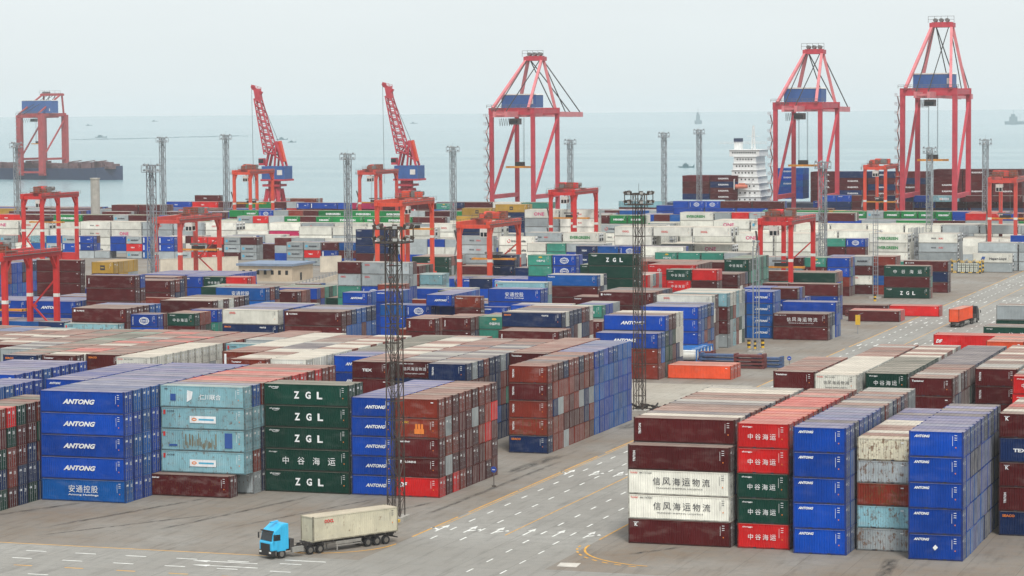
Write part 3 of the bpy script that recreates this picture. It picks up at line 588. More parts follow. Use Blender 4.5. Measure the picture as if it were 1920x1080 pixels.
def expand(run, rows):
    nm, x, y, n, hc, nr, tk, pal = run[:8]; op = run[8] if len(run) > 8 else {}
    r = random.Random(nm); h = 2.896 if hc else 2.591; out = []
    reef = 'reefer' in nm
    for row in range(nr):
        cut = op.get('cut', {}).get(row, 0)
        for t in range(cut, n):
            toks = tk[min(t, len(tk) - 1)].split(); cx = x; bay = 0
            if cut and t == cut and False: pass
            for tok in toks:
                sz = tok[1]; L = 12.192 if sz == '4' else 6.058
                if tok[0] != '_':
                    code = tok[3:][:1] if ':' in tok else None; col = tok[0]; bay += 1
                    first = row == 0 or op.get('cut', {}).get(row - 1, 0) > t
                    if not first:
                        code = None
                        for a, b_, p_ in op.get('ends', ()):
                            if a <= row < b_: col = r.choice(p_); break
                        else: col = r.choice(pal) if len(toks) == 1 else (col if r.random() < .6 else r.choice(pal))
                        if t > 0 and 'low' in op: col = r.choice(op['low'])
                    if t == 0 and 'roof' in op:
                        rc = op['roof'][min(row, len(op['roof']) - 1)]
                        if row > 0 or rc != tok[0]: col2 = rc
                        else: col2 = col
                        if row > 0 and 'ends' not in op and not first: col = rc
                        elif row > 0: pass
                        roofc = col2
                    else: roofc = None
                    if first and row > 0: code = op.get('code1', code)
                    if reef and row == 0 and not code and L > 8 and col in 'Ww' and r.random() < .28: code = r.choice('NEwRI')
                    dx = op.get('dx', {}).get((row, n - 1 - t), 0)
                    out.append(dict(x=cx + dx + r.uniform(-.04, .04), y=y + 2.63 * row + r.uniform(-.04, .04) - (2.0 if dx else 0), z=(n - 1 - t) * h + .02, L=L, h=h - .045, col=col,
                                    code=code, row=row, tier=t, bay=bay, nb=len([q for q in toks if q[0] != '_']), nm=nm, reef=reef and col in 'Ww' and L > 8,
                                    rust=op.get('rust', None), first=first, n=n, var=r.uniform(.86, 1.12)))
                cx += 12.56 if sz == '4' else 6.28
    return out
ALLR = NEAR + FAR
recs = [expand(r_, 0) for r_ in ALLR]
for L_ in recs:
    for q in L_:
        if q['row'] == 0: place(q)
for L_ in recs:
    for q in L_:
        if q['row'] > 0: place(q)
# low stacks that fill the deep middle of the yard
FILL = [(-200, -58, 222, 4, 2, 'BMbmMN'), (-190, -60, 262, 4, 3, 'MBbmN'), (-170, -45, 300, 5, 3, 'MmBGgw'), (-110, -45, 345, 5, 3, 'MmGgwB'), (-110, -40, 385, 4, 3, 'MmGgwB'), (-125, -30, 440, 4, 3, 'MBgwGm'),
        (-180, -60, 480, 5, 2, 'wMBWm'), (-300, -120, 540, 6, 3, 'wMBW'), (-420, 0, 575, 6, 3, 'WWwWW'), (-440, 20, 615, 6, 4, 'WWwE'), (-480, 30, 650, 6, 4, 'EMBw'), (-500, 40, 690, 6, 4, 'MBwMb'), (-520, 40, 730, 6, 4, 'MBMbw')]
RT = [(40, 152, 862, 462), (288, 428, 745, 512), (436, 520, 1060, 375), (672, 752, 1060, 375), (704, 818, 780, 515), (858, 980, 698, 540), (1030, 1128, 862, 450), (1423, 1541, 680, 555), (1619, 1692, 1020, 372), (1853, 1910, 860, 440)]
def hides(x, y, z, L):
    d = Vector((x - SX, y - SY, z - CAMH)); Z_ = d.dot(FWD); px = 960 + CAMF * d.dot(RG2) / Z_; py = 540 - CAMF * d.dot(UP2) / Z_
    return any(Z_ < q[2] and px < q[1] and px + L * .95 * CAMF / Z_ > q[0] and py < q[3] - 8 for q in RT)
for x0, x1, y0, nr, n, pal in FILL:
    r = random.Random(y0); x = x0
    while x < x1:
        L = 12.192 if r.random() < .6 else 6.058; m_ = n - (r.random() < .3)
        for row in range(nr):
            for t in range(m_):
                if hides(x, y0 + 2.63 * row, t * 2.6 + 2.6, L): continue
                place(dict(x=x, y=y0 + 2.63 * row, z=t * 2.6 + .02, L=L, h=2.58, col=r.choice(pal), code=None, row=row, tier=m_ - 1 - t, bay=1, nb=1, nm='fill', reef=False, rust=None, first=row == 0, n=m_, var=r.uniform(.86, 1.12)))
        x += L + .25
# ------------------------------------------------------------------ which containers show largest from the yard's viewpoint
VW, VH = 1024, 576
kf = CAMF * VW / 1920
Rm = np.array([RG2[:], UP2[:], FWD[:]])
def prj(P):
    q = (np.asarray(P, float) - np.array([SX, SY, CAMH])) @ Rm.T
    return np.stack([VW / 2 + kf * q[:, 0] / q[:, 2], VH / 2 - kf * q[:, 1] / q[:, 2], q[:, 2]], 1)
idb = np.full((VH, VW), -1); zb = np.full((VH, VW), 1e9)
for bi, q in enumerate(boxes):
    x, y, z, L, h = q['x'], q['y'], q['z'], q['L'], q['h']; X, Y, Z = x + L, y + WD, z + h
    P = prj([(x, y, z), (X, y, z), (X, Y, z), (x, Y, z), (x, y, Z), (X, y, Z), (X, Y, Z), (x, Y, Z)])
    dz = P[:, 2].mean()
    for f in ((0, 1, 5, 4), (1, 2, 6, 5), (4, 5, 6, 7)):
        p = P[list(f)]; a0 = max(0, int(p[:, 0].min())); a1 = min(VW - 1, int(p[:, 0].max()) + 1); b0 = max(0, int(p[:, 1].min())); b1 = min(VH - 1, int(p[:, 1].max()) + 1)
        if a1 <= a0 or b1 <= b0: continue
        gx, gy = np.meshgrid(np.arange(a0, a1) + .5, np.arange(b0, b1) + .5); ins = None; sg = 0
        area = sum(p[i, 0] * p[(i + 1) % 4, 1] - p[(i + 1) % 4, 0] * p[i, 1] for i in range(4))
        ins = np.ones(gx.shape, bool)
        for i in range(4):
            e = (p[(i + 1) % 4, 0] - p[i, 0]) * (gy - p[i, 1]) - (p[(i + 1) % 4, 1] - p[i, 1]) * (gx - p[i, 0])
            ins &= (e * area >= 0)
        fz = p[:, 2].mean(); sub = zb[b0:b1, a0:a1]; w_ = ins & (fz < sub); sub[w_] = fz; idb[b0:b1, a0:a1][w_] = bi
cnt = np.bincount(idb[idb >= 0].ravel(), minlength=len(boxes))
dry = sorted([i for i, q in enumerate(boxes) if not q['reef'] and cnt[i] > 0 and q['nm'] != 'fill'], key=lambda i: -cnt[i])
ree = sorted([i for i, q in enumerate(boxes) if q['reef'] and cnt[i] > 1], key=lambda i: -cnt[i])
sho = [i for i in dry if boxes[i]['L'] < 8][:298]; lon = [i for i in dry if boxes[i]['L'] > 8][:290]; ree = [i for i in ree if cnt[i] > 12][:140]
IND = set(sho) | set(lon) | set(ree)
print('containers', len(boxes), 'visible', int((cnt > 0).sum()), 'individual', len(sho), cnt[sho[-1]], len(lon), cnt[lon[-1]], len(ree), cnt[ree[-1]])
ORD = ['top', 'second', 'third', 'fourth', 'fifth', 'sixth', 'seventh']; ORDR = ['front', 'second', 'third', 'fourth', 'fifth', 'sixth', 'seventh', 'eighth', 'ninth', 'tenth', 'eleventh', 'twelfth', 'thirteenth', 'fourteenth', 'fifteenth', 'sixteenth', 'seventeenth', 'eighteenth', 'nineteenth', 'twentieth', 'next']
seen_l = set()
def label(q):
    c = CNAME[q['col']] + (' lettered' if q['code'] and q['first'] else '')
    s = 'long' if q['L'] > 8 else 'short'; k = 'reefer' if q['reef'] else 'container'
    t = ['top tier', 'second tier down', 'third tier down', 'fourth tier down', 'fifth tier down', 'sixth tier down', 'seventh tier down'][q['tier']]
    if q['tier'] == q['n'] - 1 and q['n'] > 1: t = 'bottom tier'
    p = [c + ' ' + s + ' ' + k, t]
    if q['row'] > 0: p.append(ORDR[q['row']] + ' row')
    if q['nb'] > 1: p.append(ORDR[q['bay'] - 1].replace('front', 'first') + ' along')
    l = ', '.join(p) + ', ' + q['nm'].replace('reefers', 'reefer run').replace('containers', '')
    wds = l.split()
    if len(wds) > 16: l = l.replace(' down', '', 1)
    if len(l.split()) > 16: l = l.replace(' lettered', '', 1)
    if len(l.split()) > 16: l = l.replace(CNAME[q['col']], CNAME[q['col']].split()[-1], 1)
    if l in seen_l: print('DUP', l)
    seen_l.add(l); return l
def rgba(q):
    c = lin(COL[q['col']]); v = q['var']; g = random.Random(q['x'] * 7 + q['y'] + q['z'])
    c = [min(1, a * v + .002) for a in c]
    r_ = q['rust'] if q['rust'] is not None else min(1, RUST[q['col']] * g.uniform(.4, 1.5))
    return (*c, r_)
RODM = plain('weathered_rod', (150, 148, 144), .6, .1, .4, .7)
mass = MB(); mcol = []
def newo(name, me, par, loc=(0, 0, 0)):
    o = bpy.data.objects.new(name, me); C.objects.link(o); o.parent = par; o.location = loc; return o
for bi, q in enumerate(boxes):
    L, h = q['L'], q['h']; hh = round(h, 3); c = rgba(q)
    if bi in IND:
        kd = ('reefer_container', 'reefer', 'refrigerated containers in the white rows') if q['reef'] else ('short_container', 'short container', 'short shipping containers in the stacks') if L < 8 else ('long_container', 'long container', 'long shipping containers in the stacks')
        root = empty(kd[0], label(q), kd[1], (q['x'], q['y'], q['z']), 0, kd[2])
        b_ = newo('body', body_mesh(L, h, q['code'], q['col']), root); b_.color = c
        if q['reef']: newo('cooling_unit', unit_mesh(hh), root, (L, 0, 0))
        else:
            for s in (0, 1): d_ = newo('door', door_mesh(hh, s), root, (L - .04, 0, 0)); d_.color = c
    else:
        if cnt[bi] == 0 and q['nm'] == 'fill' and q['tier'] > 0: continue
        o_ = len(mass.f); x, y, z = q['x'], q['y'], q['z']; X, Y, Z = x + L, y + WD, z + h
        mass.add([(x, y, z), (X, y, z), (X, Y, z), (x, Y, z), (x, y, Z), (X, y, Z), (X, Y, Z), (x, Y, Z)], [(0, 3, 2, 1), (0, 1, 5, 4), (1, 2, 6, 5), (2, 3, 7, 6), (3, 0, 4, 7)], 0)
        mass.add([(x, y, Z), (X, y, Z), (X, Y, Z), (x, Y, Z)], [(0, 1, 2, 3)], 1)
        if cnt[bi] > 3:
            for yy in (.32, .88, 1.52, 2.08): mass.box(X + .001, y + yy, z + .08, X + .05, y + yy + .06, z + h - .08, 2 + len(TK))
            for zz in (z, Z - .12): mass.box(x - .01, y - .02, zz, X + .02, y + .05, zz + .12, 0)
            if q['code'] and cnt[bi] > 8:
                t_ = MB(); marks(t_, L, h, q['code'], q['col']); mass.add([(a + x, b - .01 + y, d + z) for a, b, d in t_.v], t_.f, 0); mass.m[-len(t_.f):] = t_.m if t_.m else []
        mcol += [(c, rnd.random())] * (len(mass.f) - o_)
def build_mass(mb, cols, name, lab, cat, mats):
    me = mb.mesh(name, mats)
    ca = me.attributes.new('paint', 'FLOAT_COLOR', 'FACE'); ca.data.foreach_set('color', np.array([c for c, s in cols], dtype=np.float32).ravel())
    sa = me.attributes.new('seed', 'FLOAT', 'FACE'); sa.data.foreach_set('value', np.array([s for c, s in cols], dtype=np.float32))
    o = bpy.data.objects.new(name, me); C.objects.link(o); tag(o, lab, cat); return o
MM = [PAINTM, ROOFM] + [TXT[t] for t in TK] + [RODM]
mo = build_mass(mass, mcol, 'container_mass', 'remaining small distant and hidden containers stacked all over the yard', 'container mass', MM); mo['kind'] = 'stuff'
# ------------------------------------------------------------------ ground, roads, water
def sheet(name, x0, y0, x1, y1, z, m):
    mb = MB(); mb.add([(x0, y0, z), (x1, y0, z), (x1, y1, z), (x0, y1, z)], [(0, 1, 2, 3)]); return struct(mb.build(name, m))
def ground_mat(name, base, stain, ss=.05):
    m, n, l, b = newmat(name); g = n.new('ShaderNodeNewGeometry'); v = g.outputs['Position']
    c = mix(n, l, mapr(n, l, noise(n, l, v, ss, 6, .6), .35, .68), lin(base), lin(stain))
    c = mix(n, l, mapr(n, l, noise(n, l, v, .6, 6, .7), .45, .75), c, tuple(a * .72 for a in lin(base)))
    st = mapping(n, l, v, (1, .12, 1)); c = mix(n, l, math_(n, l, 'MULTIPLY', mapr(n, l, noise(n, l, st, .9, 5, .6), .52, .72), .45), c, tuple(a * .5 for a in lin(stain)))
    c = mix(n, l, 1., c, mapr(n, l, noise(n, l, v, 6., 4), .3, .7, .88, 1.08), 'MULTIPLY')
    br = n.new('ShaderNodeTexBrick'); br.offset = 0; br.inputs['Scale'].default_value = 1.; br.inputs['Brick Width'].default_value = 6.; br.inputs['Row Height'].default_value = 6.
    br.inputs['Mortar Size'].default_value = .035; br.inputs['Color1'].default_value = (1, 1, 1, 1); br.inputs['Color2'].default_value = (.93, .93, .92, 1); br.inputs['Mortar'].default_value = (.5, .49, .47, 1); l.new(v, br.inputs['Vector'])
    c = mix(n, l, .75, c, br.outputs['Color'], 'MULTIPLY')
    l.new(c, b.inputs['Base Color']); b.inputs['Roughness'].default_value = .85; return m
G_YARD = ground_mat('yard_concrete', (138, 134, 127), (120, 106, 91))
G_ROAD = ground_mat('road_asphalt', (152, 150, 144), (130, 126, 119), .03)
G_AISLE = ground_mat('aisle_concrete', (168, 162, 150), (152, 142, 128))
sheet('ground', -3000, -400, 3000, 812, 0, G_YARD)
sheet('road', 0, -400, 22, 810, .004, G_ROAD)
sheet('cross_road', -400, -80, 400, -17, .008, G_ROAD)
sheet('aisle', -400, 129, -1, 178, .004, G_AISLE); sheet('aisle', -400, 225, -14, 226, .004, G_AISLE)
q_ = MB(); q_.box(-3000, 812, -12, 3000, 816, 0); struct(q_.build('quay_wall', G_AISLE))
m, n, l, b = newmat('sea_water'); g = n.new('ShaderNodeNewGeometry')
b.inputs['Base Color'].default_value = (.13, .24, .26, 1); b.inputs['Roughness'].default_value = .22; b.inputs['IOR'].default_value = 1.33
bp = n.new('ShaderNodeBump'); bp.inputs['Strength'].default_value = .9; bp.inputs['Distance'].default_value = 1.2
l.new(noise(n, l, mapping(n, l, g.outputs['Position'], (.10, .30, 1)), 1., 6, .62), bp.inputs['Height']); l.new(bp.outputs[0], b.inputs['Normal'])
c = mix(n, l, mapr(n, l, noise(n, l, mapping(n, l, g.outputs['Position'], (.0006, .006, 1)), 1., 5), .4, .65), (.15, .26, .29), (.22, .33, .35)); l.new(c, b.inputs['Base Color'])
sheet('sea_water', -60000, 700, 60000, 120000, -3, m)
MW = plain('road_paint_white', (226, 226, 220), .7, 0, .25, 1.2); MY = plain('road_paint_yellow', (214, 156, 44), .7, 0, .3, .8)
ye, wh = MB(), MB(); Z = .012
def quad(mb, x0, y0, x1, y1): mb.add([(x0, y0, Z), (x1, y0, Z), (x1, y1, Z), (x0, y1, Z)], [(0, 1, 2, 3)])
for y in range(0, 760, 20):
    quad(ye, -.12, y, .12, y + 19.4 if y % 60 else y + 16); 
    if y > 4: quad(ye, 10.2, y, 10.36, y + 20)
    quad(ye, 21.9, y + 4, 22.1, y + 22)
quad(ye, 10.2, 4, 10.36, 20); quad(ye, .5, 8, .62, 120)
for x in (2.6, 6.3, 14.1, 17.8):
    for k in range(112): y = -.8 + 6.8 * k; quad(wh, x - .12, y, x + .12, y + 2.3)
for x in (14.3, 18.2):
    for k in range(1, 4): y = -.8 - 6.7 * k; Z = .016; quad(wh, x - .1, y, x + .1, y + 2.2)
Z = .012
def arrow(mb, x, y, kind, s=1):
    def q(P): mb.add([(x + a, y + b_ * s, Z) for a, b_ in P], [tuple(range(len(P)))])
    q([(-.12, 0), (.12, 0), (.12, 3.2), (-.12, 3.2)]); q([(-.45, 3.2), (.45, 3.2), (0, 5.2)])
    if kind: q([(.12 * kind, 1.0), (1.0 * kind, 2.0), (1.0 * kind, 2.6), (.12 * kind, 1.7)]); q([(.7 * kind, 1.9), (1.5 * kind, 2.4), (1.1 * kind, 3.2)])
for x, k in ((1.2, -1), (4.8, 1), (8.3, 1), (12.3, 0), (16.0, 0), (19.8, 1)):
    for y in (4.6, 56, 120, 205, 268, 330, 400, 468): arrow(wh, x, y, k if y < 60 else 0, 1 if x > 10 else -1 if y > 60 else 1)
Z = .02
struct_w = MB(); struct_w.add([(22.7, -14.7, Z), (25, -14.8, Z), (24.7, -12, Z), (22.4, -12.3, Z)], [(0, 1, 2, 3)]); struct(struct_w.build('worn_road_patch', plain('worn_paint', (196, 190, 180), .8, 0, .2, 1.)))
Z = .016
for k in range(22):
    x = -46 + 6.4 * k
    if x < -4: quad(wh, x, -21.8, x + 2.6, -21.5); quad(wh, x + .9, -26.6, x + 3.4, -26.3); quad(ye, x + 3.5, -30.9, x + 5.8, -30.6); quad(wh, x + 1.5, -35.6, x + 4, -35.3)
quad(ye, -80, -17.4, -9, -17.15); quad(wh, -8, -19.5, -3, -19.2)
for k in range(2): 
    quad(wh, -16 + 1.2 * k, -22.6 - 2.6 * k, -10 + 1.2 * k, -22.3 - 2.6 * k); wh.add([(-18 + 1.2 * k, -22.45 - 2.6 * k, Z), (-16 + 1.2 * k, -23 - 2.6 * k, Z), (-16 + 1.2 * k, -21.9 - 2.6 * k, Z)], [(0, 1, 2)])
def arc(mb, cx, cy, r, a0, a1, w=.13, n=18, dash=False):
    for i in range(n):
        if dash and i % 2: continue
        A = R_(a0 + (a1 - a0) * i / n); B = R_(a0 + (a1 - a0) * (i + 1) / n)
        mb.add([(cx + (r - w) * math.cos(A), cy + (r - w) * math.sin(A), Z), (cx + (r + w) * math.cos(A), cy + (r + w) * math.sin(A), Z), (cx + (r + w) * math.cos(B), cy + (r + w) * math.sin(B), Z), (cx + (r - w) * math.cos(B), cy + (r - w) * math.sin(B), Z)], [(0, 1, 2, 3)])
arc(ye, 34, 0, 12.0, 180, 262); arc(ye, 34, 0, 12.9, 183, 262, dash=True); arc(ye, -9, -5.4, 9, -90, 0)
struct(ye.build('yellow_road_line', MY)); struct(wh.build('white_road_line', MW))
# tyre rubber and spilled oil worn into the concrete
m, n, l, b = newmat('tyre_rubber_stain'); g = n.new('ShaderNodeNewGeometry'); tr = n.new('ShaderNodeBsdfTransparent'); ms = n.new('ShaderNodeMixShader')
b.inputs['Base Color'].default_value = (.05, .047, .043, 1); b.inputs['Roughness'].default_value = .9
tc = n.new('ShaderNodeTexCoord'); sx = n.new('ShaderNodeSeparateXYZ'); l.new(tc.outputs['UV'], sx.inputs[0])
ed = math_(n, l, 'MULTIPLY', sx.outputs['X'], math_(n, l, 'SUBTRACT', 1., sx.outputs['X'])); ed = math_(n, l, 'MULTIPLY', ed, 4.)
en = math_(n, l, 'MULTIPLY', sx.outputs['Y'], math_(n, l, 'SUBTRACT', 1., sx.outputs['Y'])); en = math_(n, l, 'MINIMUM', math_(n, l, 'MULTIPLY', en, 7.), 1.)
nz = mapr(n, l, noise(n, l, mapping(n, l, g.outputs['Position'], (1.5, .35, 1)), 1., 5, .65), .35, .7)
l.new(math_(n, l, 'MULTIPLY', math_(n, l, 'MULTIPLY', ed, en), math_(n, l, 'MULTIPLY', nz, .75)), ms.inputs[0]); l.new(tr.outputs[0], ms.inputs[1]); l.new(b.outputs[0], ms.inputs[2]); l.new(ms.outputs[0], n['Material Output'].inputs[0])
STAIN = m
tm = MB()
for x0, y0, x1, y1, w in ((-61, -8, -50.5, 15.5, 1.1), (-46, -6, -37, 23, 1.0), (-32, -5, -24.5, 28, .9), (-44, -12, -30, 10, .7), (-13, 3, -7, 28, .9), (-24, 0, -15, 29, .6), (58.5, -12, 57.2, 1, 1.6), (28, -5, 33, 2, .9), (-4.5, 14, -3.5, 70, .8), (-7, 55, -5.5, 76, 2.2), (-6, 108, -4, 130, 3.)):
    d = Vector((x1 - x0, y1 - y0, 0)).normalized(); p = Vector((d.y, -d.x, 0)) * w * .6
    a = Vector((x0, y0, .006)); c_ = Vector((x1, y1, .006)); tm.add([a - p, a + p, c_ + p, c_ - p], [(0, 1, 2, 3)])
o = tm.build('tyre_stain', STAIN); struct(o); uv = o.data.uv_layers.new(name='UVMap')
for i in range(len(o.data.polygons)):
    for j, t in enumerate(((0, 0), (1, 0), (1, 1), (0, 1))): uv.data[i * 4 + j].uv = t
# ------------------------------------------------------------------ steel structures
def lattice(mb, P0, P1, w0, w1, nseg, t, m=0, tb=None, axes=None, h0=None, h1=None):
    """four chord lattice column or jib between two points"""
    P0 = Vector(P0); P1 = Vector(P1); d = (P1 - P0).normalized(); tb = tb or t * .6
    if axes: a, b_ = Vector(axes[0]), Vector(axes[1])
    else: a, b_ = Vector((1, 0, 0)), Vector((0, 1, 0))
    h0 = h0 or w0; h1 = h1 or w1
    def ring_(i):
        f = i / nseg; c_ = P0.lerp(P1, f); w = (w0 + (w1 - w0) * f) / 2; h = (h0 + (h1 - h0) * f) / 2
        return [c_ - a * w - b_ * h, c_ + a * w - b_ * h, c_ + a * w + b_ * h, c_ - a * w + b_ * h]
    r0 = ring_(0); rN = ring_(nseg)
    for i in range(4): mb.beam(r0[i], rN[i], t, t, m, up=b_ if abs(d.dot(b_)) < .9 else a)
    for s in range(nseg):
        A = ring_(s); B = ring_(s + 1)
        for i in range(4):
            j = (i + 1) % 4; mb.beam(A[i], A[j], tb, tb, m, up=a + b_ * .1)
            mb.beam(A[i], B[j], tb, tb, m, up=a + b_ * .13) if (s + i) % 2 else mb.beam(A[j], B[i], tb, tb, m, up=a + b_ * .13)
    for i in range(4): mb.beam(rN[i], rN[(i + 1) % 4], tb, tb, m, up=a + b_ * .1)
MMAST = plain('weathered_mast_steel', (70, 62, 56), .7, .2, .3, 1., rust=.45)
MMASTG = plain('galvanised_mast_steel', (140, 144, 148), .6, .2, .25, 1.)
LAMP = plain('floodlight_glass', (205, 208, 205), .3, 0, .1, 3.)
CON = plain('concrete', (168, 164, 156), .85, 0, .25, .5)
def rail(mb, pts, h=1.1, t=.06, m=0, posts=3):
    for p, q in zip(pts, pts[1:]):
        p = Vector(p); q = Vector(q)
        for k in (h, h * .5): mb.beam(p + Vector((0, 0, k)), q + Vector((0, 0, k)), t, t, m)
        for i in range(posts + 1): c_ = p.lerp(q, i / posts); mb.beam(c_, c_ + Vector((0, 0, h)), t, t, m)
def make_mast(lab, mat, loc, H, w=1.65, near=True, t=.12):
    root = empty('light_mast', lab, 'light mast', loc, 0, 'lattice floodlight masts of the yard')
    mb = MB(); lattice(mb, (0, 0, .5), (0, 0, H), w, w * .96, int(H / 2.35), t); lattice(mb, (.1, .1, .5), (.1, .1, H), .62, .62, int(H / 2.35), t * .55)
    mb.build('tower', mat, root)
    mb = MB(); mb.box(-w * .8, -w * .8, 0, w * .8, w * .8, .55); mb.build('footing', CON, root)
    mb = MB(); R = 1.9
    for z in (H - 1.9, H - .2):
        for p, q in (((-R, -R), (R, -R)), ((R, -R), (R, R)), ((R, R), (-R, R)), ((-R, R), (-R, -R))): mb.beam((*p, z), (*q, z), .16, .16)
        mb.box(-R, -R, z - .03, R, R, z + .02) if z < H - 1 else None
    for a_ in (-R, R):
        for b_ in (-R, R): mb.beam((a_, b_, H - 1.9), (a_, b_, H - .1), .12)
    mb.beam((0, 0, H), (0, 0, H + 1.6), .05)
    pf = mb.build('lamp_platform', mat, root)
    k = 0
    for z in (H - .1, H - 1.6):
        for a_, b_ in ((-R - .2, -1), (-R - .2, 1), (R + .2, -1), (R + .2, 1), (-1, -R - .2), (1, -R - .2)) if near else ((-R - .1, 0), (R + .1, 0), (0, -R - .2)):
            mb = MB(); d = Vector((a_, b_, 0)).normalized(); c_ = Vector((a_, b_, z + .3))
            u = d.cross(Vector((0, 0, 1))); mb.beam(c_ - d * .25, c_ + d * .22 - Vector((0, 0, .18)), .62, .42, 0); mb.beam(c_ + d * .22 - Vector((0, 0, .18)), c_ + d * .26 - Vector((0, 0, .2)), .54, .36, 1); mb.beam(c_ - Vector((0, 0, .35)), c_, .07, .07, 0)
            mb.build('floodlight', [mat, LAMP], root)
    return root
make_mast('brown lattice light mast rising in front of the blue and maroon shorts', MMAST, (-6.5, 11.5, 0), 36.3)
make_mast('brown lattice light mast at the end of the long blue ended wall', MMAST, (-9.2, 130.7, 0), 36.7)
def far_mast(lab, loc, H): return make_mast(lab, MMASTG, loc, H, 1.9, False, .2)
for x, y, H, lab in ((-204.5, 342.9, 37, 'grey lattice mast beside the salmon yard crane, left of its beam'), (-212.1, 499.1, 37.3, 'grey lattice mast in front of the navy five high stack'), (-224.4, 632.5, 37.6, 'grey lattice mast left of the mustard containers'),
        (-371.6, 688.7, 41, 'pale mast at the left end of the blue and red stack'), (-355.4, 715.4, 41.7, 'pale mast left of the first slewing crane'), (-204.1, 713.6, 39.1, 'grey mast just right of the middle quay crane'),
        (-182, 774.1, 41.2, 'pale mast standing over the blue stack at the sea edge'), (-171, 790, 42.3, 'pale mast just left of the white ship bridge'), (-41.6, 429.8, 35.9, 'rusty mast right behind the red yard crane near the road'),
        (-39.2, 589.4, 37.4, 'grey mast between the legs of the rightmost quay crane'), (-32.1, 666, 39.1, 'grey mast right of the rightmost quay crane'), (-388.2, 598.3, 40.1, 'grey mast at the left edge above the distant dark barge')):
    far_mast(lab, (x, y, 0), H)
def slim_mast(lab, loc, H):
    root = empty('ladder_mast', lab, 'ladder mast', loc, 0, 'slim ladder masts in the yard'); mb = MB()
    for a_ in (-.62, .62): mb.beam((a_, 0, .3), (a_, 0, H), .2)
    for k in range(int(H / 1.1)): mb.beam((-.62, 0, .8 + 1.1 * k), (.62, 0, .8 + 1.1 * k), .1)
    mb.beam((0, .5, .3), (0, .5, H), .12); mb.build('pole', MMASTG, root)
    mb = MB(); mb.box(-1.6, -.9, 0, 1.6, .9, .45); mb.build('footing', CON, root)
    for s in (-.45, .45): mb = MB(); mb.cyl((s, 0, H), (s, 0, H + .9), .12, 6); mb.box(s - .25, -.25, H + .8, s + .25, .25, H + 1.2); mb.build('lamp', MMASTG, root)
slim_mast('slim double pole mast in front of the blue stack past the aisle', (-15.8, 241.8, 0), 22.2)
slim_mast('slim double pole mast at the left end of the green framed stack', (-21.9, 404, 0), 22.5)
mb = MB(); mb.cyl((0, 0, 0), (0, 0, 24.9), 1.9, 14, 0, 1.8); mb.cyl((0, 0, 24.9), (0, 0, 25.4), 2.1, 14, 0, 2.1); tag(mb.build('water_stack', CON, None, (-383.3, 651.8, 0)), 'short pale round concrete chimney without any lamps, left side', 'chimney')
